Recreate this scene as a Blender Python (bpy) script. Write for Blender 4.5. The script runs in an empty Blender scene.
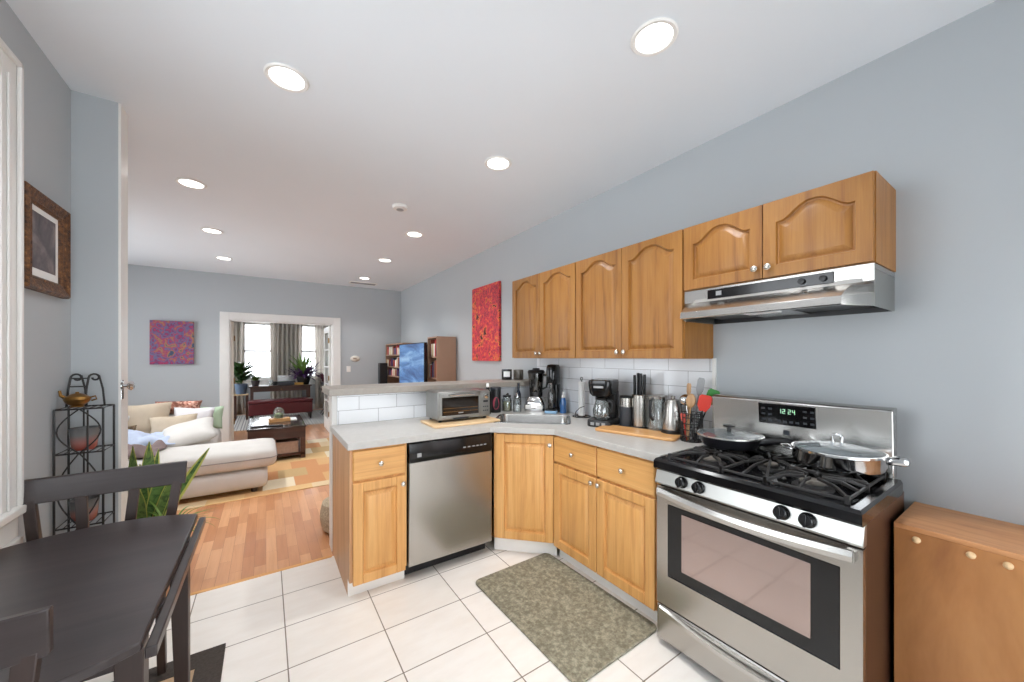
import bpy, bmesh, math, random
from mathutils import Vector, Matrix
random.seed(7)
R = math.radians
PI = math.pi
SC = bpy.context.scene
COL = SC.collection

# ------------------------------------------------------------------ camera, world, exposure
cam_d = bpy.data.cameras.new('camera')
cam = bpy.data.objects.new('camera', cam_d)
COL.objects.link(cam)
cam_d.sensor_width = 36.0
cam_d.lens = 36.0 * 368.0 / 1024.0
cam_d.shift_y = 16.5 / 1024.0
cam_d.clip_start = 0.02
cam.location = (0, 0, 1.405)
cam.rotation_euler = (R(90), 0, -math.atan(246.0 / 368.0))
SC.camera = cam

world = bpy.data.worlds.new('daylight')
SC.world = world
world.use_nodes = True
wb = world.node_tree.nodes['Background']
wb.inputs['Color'].default_value = (0.90, 0.95, 1.0, 1)
wb.inputs['Strength'].default_value = 6.2

SC.view_settings.view_transform = 'Standard'
SC.view_settings.look = 'None'
SC.view_settings.gamma = 1.0
SC.view_settings.use_curve_mapping = False
SC.view_settings.exposure = 0.0
SC.cycles.max_bounces = 10
SC.cycles.diffuse_bounces = 5
SC.cycles.glossy_bounces = 4
SC.cycles.transparent_max_bounces = 12
SC.cycles.sample_clamp_indirect = 6.0
SC.cycles.caustics_reflective = False
SC.cycles.caustics_refractive = False
LAMP_W = 4.0


# ------------------------------------------------------------------ mesh helpers
class MB:
    def __init__(self):
        self.v = []
        self.f = []

    def add(self, vs, fs):
        b = len(self.v)
        self.v += [tuple(p) for p in vs]
        self.f += [tuple(b + i for i in f) for f in fs]
        return self

    def box(self, x0, x1, y0, y1, z0, z1):
        return self.add([(x0, y0, z0), (x1, y0, z0), (x1, y1, z0), (x0, y1, z0),
                         (x0, y0, z1), (x1, y0, z1), (x1, y1, z1), (x0, y1, z1)],
                        [(3, 2, 1, 0), (4, 5, 6, 7), (0, 1, 5, 4), (1, 2, 6, 5), (2, 3, 7, 6), (3, 0, 4, 7)])

    def bar(self, p0, p1, w, t, up=(0, 0, 1)):
        """rectangular bar from p0 to p1, width w along side, thickness t along up-ish"""
        p0, p1 = Vector(p0), Vector(p1)
        d = (p1 - p0).normalized()
        u = Vector(up)
        s = d.cross(u)
        if s.length < 1e-4:
            s = d.cross(Vector((0, 1, 0)))
        s.normalize()
        n = s.cross(d).normalized()
        vs = []
        for p in (p0, p1):
            for a, b in ((-1, -1), (1, -1), (1, 1), (-1, 1)):
                vs.append(p + s * (a * w / 2) + n * (b * t / 2))
        return self.add(vs, [(3, 2, 1, 0), (4, 5, 6, 7), (0, 1, 5, 4), (1, 2, 6, 5), (2, 3, 7, 6), (3, 0, 4, 7)])

    def cyl(self, p0, p1, r0, r1=None, n=20):
        r1 = r0 if r1 is None else r1
        return self.tube([p0, p1], [r0, r1], n)

    def tube(self, path, r, n=8, closed=False):
        path = [Vector(p) for p in path]
        m = len(path)
        rs = r if isinstance(r, (list, tuple)) else [r] * m
        prev = None
        rings = []
        for i, p in enumerate(path):
            if closed:
                d = path[(i + 1) % m] - path[i - 1]
            else:
                d = path[min(i + 1, m - 1)] - path[max(i - 1, 0)]
            d.normalize()
            if prev is None:
                a = Vector((0, 0, 1)) if abs(d.z) < 0.9 else Vector((1, 0, 0))
                s = d.cross(a).normalized()
            else:
                s = (prev - d * prev.dot(d))
                if s.length < 1e-6:
                    s = d.orthogonal()
                s.normalize()
            prev = s
            t = d.cross(s)
            rings.append([p + (s * math.cos(2 * PI * k / n) + t * math.sin(2 * PI * k / n)) * rs[i] for k in range(n)])
        vs = [q for ring in rings for q in ring]
        fs = []
        for i in range(m if closed else m - 1):
            j = (i + 1) % m
            for k in range(n):
                k2 = (k + 1) % n
                fs.append((i * n + k, i * n + k2, j * n + k2, j * n + k))
        if not closed:
            fs.append(tuple(range(n - 1, -1, -1)))
            fs.append(tuple((m - 1) * n + k for k in range(n)))
        return self.add(vs, fs)

    def lathe(self, prof, c=(0, 0, 0), n=28):
        vs, fs = [], []
        m = len(prof)
        for r, z in prof:
            r = max(r, 1e-4)
            for k in range(n):
                a = 2 * PI * k / n
                vs.append((c[0] + r * math.cos(a), c[1] + r * math.sin(a), c[2] + z))
        for i in range(m - 1):
            for k in range(n):
                k2 = (k + 1) % n
                fs.append((i * n + k, i * n + k2, (i + 1) * n + k2, (i + 1) * n + k))
        fs.append(tuple(range(n - 1, -1, -1)))
        fs.append(tuple((m - 1) * n + k for k in range(n)))
        return self.add(vs, fs)

    def prism(self, poly, a, b, axis='z'):
        """extrude 2-D poly between a and b. axis y: poly is (x,z); axis x: poly is (y,z); axis z: poly is (x,y)"""
        def P(q, h):
            if axis == 'z':
                return (q[0], q[1], h)
            if axis == 'y':
                return (q[0], h, q[1])
            return (h, q[0], q[1])
        n = len(poly)
        vs = [P(q, a) for q in poly] + [P(q, b) for q in poly]
        fs = [tuple(range(n - 1, -1, -1)), tuple(range(n, 2 * n))]
        for i in range(n):
            j = (i + 1) % n
            fs.append((i, j, n + j, n + i))
        return self.add(vs, fs)

    def ball(self, c, rx, ry=None, rz=None, n=16, m=10):
        ry = rx if ry is None else ry
        rz = rx if rz is None else rz
        vs, fs = [], []
        for i in range(m + 1):
            th = PI * i / m
            for k in range(n):
                a = 2 * PI * k / n
                sr = max(math.sin(th), 1e-3)
                vs.append((c[0] + rx * sr * math.cos(a), c[1] + ry * sr * math.sin(a), c[2] - rz * math.cos(th)))
        for i in range(m):
            for k in range(n):
                k2 = (k + 1) % n
                fs.append((i * n + k, i * n + k2, (i + 1) * n + k2, (i + 1) * n + k))
        fs.append(tuple(range(n - 1, -1, -1)))
        fs.append(tuple(m * n + k for k in range(n)))
        return self.add(vs, fs)

    def loops(self, loops, cap0=True, cap1=True):
        """skin a list of equal-length closed loops"""
        n = len(loops[0])
        vs = [p for l in loops for p in l]
        fs = []
        for i in range(len(loops) - 1):
            for k in range(n):
                k2 = (k + 1) % n
                fs.append((i * n + k, i * n + k2, (i + 1) * n + k2, (i + 1) * n + k))
        if cap0:
            fs.append(tuple(range(n - 1, -1, -1)))
        if cap1:
            fs.append(tuple((len(loops) - 1) * n + k for k in range(n)))
        return self.add(vs, fs)

    def ribbon(self, pts, ws, side, fold=0.15):
        """leaf blade: pts path, half widths ws, side vector"""
        side = Vector(side).normalized()
        vs, fs = [], []
        for i, (p, w) in enumerate(zip(pts, ws)):
            p = Vector(p)
            d = (Vector(pts[min(i + 1, len(pts) - 1)]) - Vector(pts[max(i - 1, 0)])).normalized()
            nn = side.cross(d)
            vs += [p - side * w + nn * w * fold, p, p + side * w + nn * w * fold]
        for i in range(len(pts) - 1):
            a = i * 3
            fs += [(a, a + 1, a + 4, a + 3), (a + 1, a + 2, a + 5, a + 4)]
        return self.add(vs, fs)

    def xf(self, M):
        self.v = [tuple(M @ Vector(p)) for p in self.v]
        return self

    def build(self, name, m, parent=None, bevel=0.0, seg=2, sub=0, ang=38, loc=None, solid=0, fix=True):
        me = bpy.data.meshes.new(name)
        me.from_pydata(self.v, [], self.f)
        if fix:
            bm = bmesh.new()
            bm.from_mesh(me)
            bmesh.ops.recalc_face_normals(bm, faces=bm.faces)
            bm.to_mesh(me)
            bm.free()
        me.materials.append(m)
        for p in me.polygons:
            p.use_smooth = True
        me.set_sharp_from_angle(angle=R(ang))
        o = bpy.data.objects.new(name, me)
        COL.objects.link(o)
        if parent is not None:
            o.parent = parent
        if loc:
            o.location = loc
        if solid:
            md = o.modifiers.new('solid', 'SOLIDIFY')
            md.thickness = solid
            md.offset = -1
        if bevel:
            md = o.modifiers.new('bevel', 'BEVEL')
            md.width = bevel
            md.segments = seg
            md.limit_method = 'ANGLE'
            md.angle_limit = R(40)
            md.harden_normals = False
        if sub:
            md = o.modifiers.new('sub', 'SUBSURF')
            md.levels = sub
            md.render_levels = sub
        return o


def thing(name, label, cat, loc=(0, 0, 0), rz=0, group=None):
    o = bpy.data.objects.new(name, None)
    COL.objects.link(o)
    o.location = loc
    o.rotation_euler = (0, 0, rz)
    o.empty_display_size = 0.1
    return tag(o, label, cat, group)


def tag(o, label, cat, group=None, kind=None):
    o['label'] = label
    o['category'] = cat
    if group:
        o['group'] = group
    if kind:
        o['kind'] = kind
    return o


def struct(o, label=None):
    o['kind'] = 'structure'
    if label:
        o['label'] = label
    return o


def copy_tree(o, parent=None):
    c = o.copy()
    COL.objects.link(c)
    if parent is not None:
        c.parent = parent
    for ch in list(o.children):
        copy_tree(ch, c)
    return c


# ------------------------------------------------------------------ materials
def s2l(c):
    return tuple((x / 12.92 if x <= 0.04045 else ((x + 0.055) / 1.055) ** 2.4) for x in c)


def rgb(r, g, b):
    return s2l((r / 255.0, g / 255.0, b / 255.0)) + (1.0,)


class N:
    """tiny node-tree helper"""
    def __init__(self, name):
        self.m = bpy.data.materials.new(name)
        self.m.use_nodes = True
        self.t = self.m.node_tree
        self.b = self.t.nodes['Principled BSDF']

    def n(self, typ, **kw):
        nd = self.t.nodes.new(typ)
        for k, v in kw.items():
            setattr(nd, k, v)
        return nd

    def l(self, a, b):
        self.t.links.new(a, b)

    def coords(self, scale=(1, 1, 1), loc=(0, 0, 0), rot=(0, 0, 0), kind='Object'):
        tc = self.n('ShaderNodeTexCoord')
        mp = self.n('ShaderNodeMapping')
        mp.inputs['Scale'].default_value = scale
        mp.inputs['Location'].default_value = loc
        mp.inputs['Rotation'].default_value = rot
        self.l(tc.outputs[kind], mp.inputs['Vector'])
        return mp.outputs['Vector']

    def noise(self, vec, scale=1, detail=4, rough=0.5, dist=0.0):
        nd = self.n('ShaderNodeTexNoise')
        nd.inputs['Scale'].default_value = scale
        nd.inputs['Detail'].default_value = detail
        nd.inputs['Roughness'].default_value = rough
        nd.inputs['Distortion'].default_value = dist
        self.l(vec, nd.inputs['Vector'])
        return nd.outputs['Fac']

    def ramp(self, fac, stops, interp='LINEAR'):
        nd = self.n('ShaderNodeValToRGB')
        nd.color_ramp.interpolation = interp
        e = nd.color_ramp.elements
        while len(e) < len(stops):
            e.new(0.5)
        for el, (p, c) in zip(e, stops):
            el.position = p
            el.color = c
        self.l(fac, nd.inputs['Fac'])
        return nd.outputs['Color']

    def mix(self, fac, a, b, mode='MIX'):
        nd = self.n('ShaderNodeMix', data_type='RGBA', blend_type=mode)
        for sock, v in ((nd.inputs[0], fac), (nd.inputs[6], a), (nd.inputs[7], b)):
            if hasattr(v, 'is_linked'):
                self.l(v, sock)
            else:
                sock.default_value = v
        return nd.outputs[2]

    def bump(self, h, strength=0.2, dist=0.01):
        nd = self.n('ShaderNodeBump')
        nd.inputs['Strength'].default_value = strength
        nd.inputs['Distance'].default_value = dist
        self.l(h, nd.inputs['Height'])
        self.l(nd.outputs['Normal'], self.b.inputs['Normal'])

    def col(self, c):
        if hasattr(c, 'is_linked'):
            self.l(c, self.b.inputs['Base Color'])
        else:
            self.b.inputs['Base Color'].default_value = c

    def set(self, rough=0.5, metal=0.0, coat=0.0, spec=None, coat_r=0.1):
        self.b.inputs['Roughness'].default_value = rough
        self.b.inputs['Metallic'].default_value = metal
        self.b.inputs['Coat Weight'].default_value = coat
        self.b.inputs['Coat Roughness'].default_value = coat_r
        if spec is not None:
            self.b.inputs['Specular IOR Level'].default_value = spec
        return self.m


def plain(name, c, rough=0.5, metal=0.0, coat=0.0, var=0.06, vs=6.0, bump=0.0, bs=60.0, spec=None):
    """slightly mottled procedural colour"""
    k = N(name)
    v = k.coords()
    f = k.noise(v, vs, 3)
    d = tuple(max(0, x * (1 - var)) for x in c[:3]) + (1,)
    e = tuple(min(1, x * (1 + var)) for x in c[:3]) + (1,)
    k.col(k.ramp(f, [(0.3, d), (0.7, e)]))
    if bump:
        k.bump(k.noise(v, bs, 3), bump, 0.004)
    return k.set(rough, metal, coat, spec)


def oak(name, scale, base=(208, 150, 84), dark=(170, 112, 56), light=(222, 170, 104)):
    k = N(name)
    v = k.coords(scale=scale)
    big = k.noise(v, 1.0, 5, 0.6, 0.6)
    fine = k.noise(k.coords(scale=tuple(s * 6 if s > 5 else s * 1.5 for s in scale)), 1.0, 4, 0.7)
    c = k.ramp(big, [(0.28, rgb(*dark)), (0.47, rgb(*base)), (0.75, rgb(*light))])
    f = k.ramp(fine, [(0.35, (0.72, 0.66, 0.58, 1)), (0.55, (1, 1, 1, 1))])
    k.col(k.mix(0.4, c, f, 'MULTIPLY'))
    k.bump(fine, 0.06, 0.002)
    return k.set(0.45, 0, 0.12, coat_r=0.3)


def steel(name, c=(190, 188, 184), rough=0.28, axis=(1.2, 1.2, 160)):
    k = N(name)
    f = k.noise(k.coords(scale=axis), 1.0, 3)
    d = rgb(*[x * 0.992 for x in c])
    k.col(k.ramp(f, [(0.3, d), (0.7, rgb(*c))]))
    mr = k.n('ShaderNodeMapRange')
    mr.inputs['To Min'].default_value = rough * 0.99
    mr.inputs['To Max'].default_value = rough * 1.02
    k.l(f, mr.inputs['Value'])
    m = k.set(rough, 1.0)
    k.l(mr.outputs['Result'], k.b.inputs['Roughness'])
    return m


def emit(name, c, s):
    k = N(name)
    k.col((0.8, 0.8, 0.8, 1))
    k.b.inputs['Emission Color'].default_value = c
    k.b.inputs['Emission Strength'].default_value = s
    return k.m


def glass(name, tint=(1, 1, 1, 1), gloss=0.08, opac=0.0, oc=(1, 1, 1, 1)):
    """clear sheet glass: transparent with a little reflection"""
    m = bpy.data.materials.new(name)
    m.use_nodes = True
    t = m.node_tree
    t.nodes.clear()
    out = t.nodes.new('ShaderNodeOutputMaterial')
    tr = t.nodes.new('ShaderNodeBsdfTransparent')
    tr.inputs['Color'].default_value = tint
    gl = t.nodes.new('ShaderNodeBsdfGlossy')
    gl.inputs['Roughness'].default_value = 0.03
    fr = t.nodes.new('ShaderNodeFresnel')
    fr.inputs['IOR'].default_value = 1.45
    mx = t.nodes.new('ShaderNodeMixShader')
    mth = t.nodes.new('ShaderNodeMath')
    mth.operation = 'MULTIPLY_ADD'
    mth.inputs[1].default_value = 0.7
    mth.inputs[2].default_value = gloss * 0.2
    mth.use_clamp = True
    t.links.new(fr.outputs[0], mth.inputs[0])
    t.links.new(mth.outputs[0], mx.inputs[0])
    t.links.new(tr.outputs[0], mx.inputs[1])
    t.links.new(gl.outputs[0], mx.inputs[2])
    last = mx
    if opac:
        df = t.nodes.new('ShaderNodeBsdfDiffuse')
        df.inputs['Color'].default_value = oc
        m2 = t.nodes.new('ShaderNodeMixShader')
        m2.inputs[0].default_value = opac
        t.links.new(mx.outputs[0], m2.inputs[1])
        t.links.new(df.outputs[0], m2.inputs[2])
        last = m2
    t.links.new(last.outputs[0], out.inputs['Surface'])
    return m


def wall_paint(name, c):
    k = N(name)
    v = k.coords()
    f = k.noise(v, 1.3, 3)
    k.col(k.ramp(f, [(0.3, tuple(x * 0.975 for x in c[:3]) + (1,)), (0.7, c)]))
    k.bump(k.noise(v, 180, 2), 0.04, 0.001)
    return k.set(0.55)


M = {}
M['wall'] = wall_paint('grey_wall_paint', rgb(181, 186, 189))
M['ceiling'] = wall_paint('white_ceiling_paint', rgb(232, 237, 242))
M['trim'] = plain('white_trim_paint', rgb(232, 230, 226), 0.35, var=0.02)
M['trim_warm'] = plain('cream_trim_paint', rgb(226, 220, 208), 0.35, var=0.02)
OAKB, OAKD, OAKL = (220, 163, 95), (200, 142, 78), (230, 178, 112)
M['oak_v'] = oak('oak_vertical_grain', (26, 26, 1.6), OAKB, OAKD, OAKL)
M['oak_h'] = oak('oak_horizontal_grain', (1.6, 26, 26), OAKB, OAKD, OAKL)
UPB, UPD, UPL = (152, 101, 42), (118, 73, 28), (168, 118, 56)  # wall cabinet oak, darkened in colour to stand in for weaker light there
M['oak_up'] = oak('shade_toned_oak_vertical_grain', (26, 26, 1.6), UPB, UPD, UPL)
M['oak_side'] = oak('oak_side_veneer', (14, 14, 1.2), (200, 150, 104), (176, 124, 80), (214, 166, 122))
M['ply'] = oak('brown_plywood', (1.6, 5, 1.3), (172, 114, 62), (142, 88, 44), (190, 134, 80))
M['ply_top'] = oak('brown_plywood_edge', (12, 2, 12), (200, 140, 90), (176, 116, 70), (216, 158, 108))
M['steel'] = steel('brushed_steel', (182, 178, 172), 0.27)
M['steel_h'] = steel('brushed_steel_horizontal', (196, 194, 190), 0.26, (1.5, 150, 150))
M['steel_soft'] = steel('satin_steel', (178, 178, 174), 0.34, (3, 3, 3))
M['toaster'] = steel('toaster_steel', (150, 149, 145), 0.34, (3, 3, 3))
M['chrome'] = steel('polished_chrome', (214, 214, 214), 0.10, (4, 4, 4))
M['nickel'] = steel('satin_nickel', (220, 214, 204), 0.22, (8, 8, 8))
M['black_gloss'] = plain('black_gloss_enamel', rgb(16, 16, 18), 0.14, var=0.1)
M['black'] = plain('black_plastic', rgb(22, 22, 24), 0.35, var=0.15)
M['charcoal'] = plain('charcoal_plastic', rgb(52, 56, 62), 0.4, var=0.1)
M['iron'] = plain('cast_iron', rgb(42, 40, 39), 0.5, var=0.2, vs=30, bump=0.15, bs=200)
M['wire'] = plain('black_wrought_iron', rgb(30, 28, 28), 0.45, var=0.2)
M['laminate'] = plain('grey_laminate', rgb(186, 183, 178), 0.32, var=0.05, vs=40)
M['bar'] = plain('taupe_bar_laminate', rgb(158, 150, 140), 0.35, var=0.06, vs=30)
M['espresso'] = oak('espresso_stained_wood', (1.5, 16, 16), (50, 42, 42), (38, 31, 31), (60, 51, 50))
M['espresso'].node_tree.nodes['Principled BSDF'].inputs['Roughness'].default_value = 0.3
M['espresso_v'] = oak('espresso_stained_upright', (16, 16, 1.5), (52, 38, 34), (40, 28, 26), (62, 46, 41))
M['dark_wood'] = oak('dark_cherry_wood', (1.5, 14, 14), (72, 40, 26), (50, 27, 19), (90, 52, 34))
M['board'] = oak('bamboo_board', (1.5, 24, 24), (214, 160, 100), (190, 132, 78), (226, 178, 122))
M['board_pale'] = oak('pale_maple_board', (1.5, 24, 24), (226, 192, 146), (208, 170, 122), (234, 204, 162))
M['white'] = plain('white_plastic', rgb(238, 236, 232), 0.4, var=0.02)
M['cream'] = plain('cream_slipcover', rgb(206, 202, 196), 0.9, var=0.05, vs=5, bump=0.25, bs=260)
M['beige'] = plain('beige_linen', rgb(198, 182, 160), 0.95, var=0.08, bump=0.3, bs=300)
M['linen_white'] = plain('white_cotton', rgb(232, 230, 232), 0.95, var=0.05, bump=0.3, bs=200)
M['blue_cloth'] = plain('pale_blue_cotton', rgb(196, 208, 230), 0.95, var=0.12, vs=9, bump=0.3, bs=200)
M['navy_cloth'] = plain('navy_patterned_cotton', rgb(66, 76, 100), 0.95, var=0.5, vs=26)
M['sage'] = plain('sage_green_cotton', rgb(176, 196, 168), 0.95, var=0.1, bump=0.3, bs=220)
M['taupe_cloth'] = plain('taupe_throw', rgb(126, 110, 108), 0.95, var=0.1, bump=0.3, bs=220)
M['piping'] = plain('grey_piping', rgb(150, 146, 142), 0.9)
M['maroon'] = plain('maroon_leather', rgb(92, 26, 32), 0.32, var=0.12, vs=14, bump=0.15, bs=90)
M['curtain'] = plain('taupe_curtain', rgb(196, 188, 178), 0.95, var=0.05, vs=4)
_t = M['curtain'].node_tree
_p = _t.nodes['Principled BSDF']
_tl = _t.nodes.new('ShaderNodeBsdfTranslucent')
_tl.inputs['Color'].default_value = rgb(230, 225, 220)
_mx = _t.nodes.new('ShaderNodeMixShader')
_mx.inputs[0].default_value = 0.6
_t.links.new(_p.outputs[0], _mx.inputs[1])
_t.links.new(_tl.outputs[0], _mx.inputs[2])
_t.links.new(_mx.outputs[0], _t.nodes['Material Output'].inputs['Surface'])
M['brown_box'] = plain('brown_bookcase_laminate', rgb(166, 134, 112), 0.5, var=0.05, vs=4)
M['brass'] = steel('aged_brass', (150, 112, 62), 0.32, (8, 8, 8))
M['glass'] = glass('window_glass')
M['jar_glass'] = glass('jar_glass', (0.93, 0.95, 0.95, 1), 0.5, 0.06, (0.8, 0.85, 0.85, 1))
M['lid_glass'] = glass('pan_lid_glass', (0.8, 0.84, 0.86, 1), 0.9, 0.22, rgb(150, 160, 165))
M['smoke_glass'] = glass('smoke_glass', (0.42, 0.40, 0.38, 1), 0.6, 0.1, rgb(60, 55, 52))
M['blue_liquid'] = plain('blue_dish_soap', rgb(60, 110, 170), 0.1, coat=0.6)
M['red'] = plain('red_silicone', rgb(214, 48, 24), 0.4)
M['green'] = plain('green_silicone', rgb(48, 130, 48), 0.4)
M['spoon'] = oak('wooden_spoon', (20, 20, 2), (190, 150, 108), (164, 122, 84), (204, 168, 128))
M['leaf'] = plain('dark_green_leaf', rgb(52, 84, 36), 0.4, var=0.35, vs=12)
M['leaf_light'] = plain('bright_green_leaf', rgb(106, 138, 58), 0.45, var=0.25, vs=14)
M['leaf_purple'] = plain('purple_leaf', rgb(92, 58, 108), 0.5, var=0.4, vs=20)
M['leaf_red'] = plain('burgundy_leaf', rgb(104, 44, 60), 0.5, var=0.4, vs=20)
M['terracotta'] = plain('dark_ceramic_pot', rgb(66, 62, 66), 0.4, var=0.1)
M['blue_pot'] = plain('blue_grey_pot', rgb(92, 112, 136), 0.35, var=0.15)
M['soil'] = plain('potting_soil', rgb(50, 38, 30), 0.95, var=0.3, vs=60)
M['paper'] = plain('white_paper', rgb(240, 240, 238), 0.7, var=0.02)
M['kraft'] = plain('woven_storage_box', rgb(176, 148, 130), 0.9, var=0.12, vs=30)
M['amber'] = plain('amber_wax', rgb(150, 130, 108), 0.3, coat=0.4)
M['grey_ceramic'] = plain('grey_plastic', rgb(150, 150, 150), 0.4)
M['display_green'] = emit('green_clock_digits', (0.15, 1.0, 0.3, 1), 0.55)
M['lamp'] = emit('downlight_lens', (1.0, 0.98, 0.95, 1), 6.0)


def m_snake():
    k = N('snake_plant_leaf')
    v = k.coords()
    w = k.noise(v, 30, 3, 0.5, 1.0)
    k.col(k.ramp(w, [(0.35, rgb(52, 84, 46)), (0.6, rgb(104, 138, 74))]))
    return k.set(0.35)


M['snake'] = m_snake()
M['snake_edge'] = plain('snake_plant_yellow_margin', rgb(198, 196, 104), 0.4, var=0.12)


def m_tilefloor():
    k = N('cream_floor_tile')
    v = k.coords(loc=(-0.083, -2.252, 0))
    br = k.n('ShaderNodeTexBrick', offset=0.0, squash=1.0)
    k.l(v, br.inputs['Vector'])
    br.inputs['Scale'].default_value = 1.0
    br.inputs['Brick Width'].default_value = 0.4265
    br.inputs['Row Height'].default_value = 0.3105
    br.inputs['Mortar Size'].default_value = 0.0032
    br.inputs['Mortar Smooth'].default_value = 0.3
    br.inputs['Bias'].default_value = 0.0
    br.inputs['Color1'].default_value = rgb(238, 232, 224)
    br.inputs['Color2'].default_value = rgb(243, 237, 230)
    br.inputs['Mortar'].default_value = rgb(134, 120, 106)
    f = k.noise(k.coords(scale=(3, 9, 1)), 1.6, 5, 0.6)
    tint = k.ramp(f, [(0.35, (0.93, 0.91, 0.89, 1)), (0.6, (1, 1, 1, 1))])
    k.col(k.mix(0.6, br.outputs['Color'], tint, 'MULTIPLY'))
    inv = k.n('ShaderNodeMath', operation='SUBTRACT')
    inv.inputs[0].default_value = 1.0
    k.l(br.outputs['Fac'], inv.inputs[1])
    k.bump(inv.outputs[0], 0.35, 0.003)
    return k.set(0.34)


def m_woodfloor():
    k = N('oak_strip_laminate')
    v = k.coords(rot=(0, 0, R(90)))
    br = k.n('ShaderNodeTexBrick', offset=0.42, squash=1.0)
    k.l(v, br.inputs['Vector'])
    br.inputs['Scale'].default_value = 1.0
    br.inputs['Brick Width'].default_value = 0.43
    br.inputs['Row Height'].default_value = 0.066
    br.inputs['Mortar Size'].default_value = 0.0007
    br.inputs['Color1'].default_value = rgb(222, 166, 120)
    br.inputs['Color2'].default_value = rgb(188, 126, 84)
    br.inputs['Mortar'].default_value = rgb(150, 96, 62)
    f = k.noise(k.coords(scale=(40, 2.5, 1)), 1.0, 5, 0.65, 0.4)
    tint = k.ramp(f, [(0.3, (0.82, 0.76, 0.70, 1)), (0.6, (1, 1, 1, 1))])
    k.col(k.mix(0.6, br.outputs['Color'], tint, 'MULTIPLY'))
    return k.set(0.3, 0, 0.2)


def m_subway(name, axis, w, h, off=(0, 0)):
    """white subway tile; axis 'x' wall runs along x, 'y' along y"""
    k = N(name)
    tc = k.n('ShaderNodeTexCoord')
    sp = k.n('ShaderNodeSeparateXYZ')
    k.l(tc.outputs['Object'], sp.inputs[0])
    cb = k.n('ShaderNodeCombineXYZ')
    k.l(sp.outputs['X' if axis == 'x' else 'Y'], cb.inputs['X'])
    k.l(sp.outputs['Z'], cb.inputs['Y'])
    mp = k.n('ShaderNodeMapping')
    mp.inputs['Location'].default_value = (off[0], off[1], 0)
    k.l(cb.outputs[0], mp.inputs['Vector'])
    br = k.n('ShaderNodeTexBrick', offset=0.5, squash=1.0)
    k.l(mp.outputs['Vector'], br.inputs['Vector'])
    br.inputs['Scale'].default_value = 1.0
    br.inputs['Brick Width'].default_value = w
    br.inputs['Row Height'].default_value = h
    br.inputs['Mortar Size'].default_value = 0.0016
    br.inputs['Mortar Smooth'].default_value = 0.2
    br.inputs['Color1'].default_value = rgb(236, 238, 240)
    br.inputs['Color2'].default_value = rgb(230, 233, 237)
    br.inputs['Mortar'].default_value = rgb(150, 150, 152)
    k.col(br.outputs['Color'])
    inv = k.n('ShaderNodeMath', operation='SUBTRACT')
    inv.inputs[0].default_value = 1.0
    k.l(br.outputs['Fac'], inv.inputs[1])
    k.bump(inv.outputs[0], 0.5, 0.002)
    return k.set(0.15, 0, 0.3)


def m_mat():
    k = N('sage_mottled_mat')
    v = k.coords()
    f = k.noise(v, 46, 4, 0.65)
    k.col(k.ramp(f, [(0.36, rgb(112, 106, 88)), (0.5, rgb(134, 128, 108)), (0.66, rgb(166, 160, 138))]))
    k.bump(f, 0.3, 0.003)
    return k.set(0.75)


def m_abstract(name, cols, scale, dist):
    k = N(name)
    v = k.coords()
    vo = k.n('ShaderNodeTexVoronoi')
    vo.inputs['Scale'].default_value = scale
    nz = k.n('ShaderNodeTexNoise')
    nz.inputs['Scale'].default_value = scale * 0.35
    nz.inputs['Detail'].default_value = 6
    nz.inputs['Distortion'].default_value = dist
    k.l(v, nz.inputs['Vector'])
    mxv = k.mix(0.12, v, nz.outputs['Color'], 'ADD')
    k.l(mxv, vo.inputs['Vector'])
    f = k.n('ShaderNodeMath', operation='MULTIPLY_ADD')
    k.l(vo.outputs['Distance'], f.inputs[0])
    f.inputs[1].default_value = 0.5
    k.l(nz.outputs['Fac'], f.inputs[2])
    fr = k.n('ShaderNodeMapRange')
    fr.inputs['From Min'].default_value = 0.3
    fr.inputs['From Max'].default_value = 1.0
    k.l(f.outputs[0], fr.inputs['Value'])
    n = len(cols)
    k.col(k.ramp(fr.outputs[0], [(i / (n - 1), rgb(*c)) for i, c in enumerate(cols)]))
    return k.set(0.5)


def m_patchwork():
    k = N('patchwork_rug')
    v = k.coords(loc=(0.03, 0.02, 0), scale=(1, 1, 0))
    br = k.n('ShaderNodeTexBrick', offset=0.5, squash=1.0)
    k.l(v, br.inputs['Vector'])
    br.inputs['Scale'].default_value = 1.0
    br.inputs['Brick Width'].default_value = 0.30
    br.inputs['Row Height'].default_value = 0.36
    br.inputs['Mortar Size'].default_value = 0.0
    br.inputs['Color1'].default_value = (0, 0, 0, 1)
    br.inputs['Color2'].default_value = (1, 1, 1, 1)
    c = k.ramp(br.outputs['Color'], [(0.0, rgb(214, 168, 116)), (0.2, rgb(222, 196, 156)), (0.38, rgb(204, 146, 98)),
                                     (0.56, rgb(220, 182, 128)), (0.74, rgb(196, 164, 116)), (0.88, rgb(230, 214, 184))], 'CONSTANT')
    f = k.noise(k.coords(), 90, 3)
    k.col(k.mix(0.25, c, k.ramp(f, [(0.3, (0.7, 0.7, 0.7, 1)), (0.7, (1, 1, 1, 1))]), 'MULTIPLY'))
    k.bump(f, 0.4, 0.004)
    return k.set(0.95)


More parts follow.
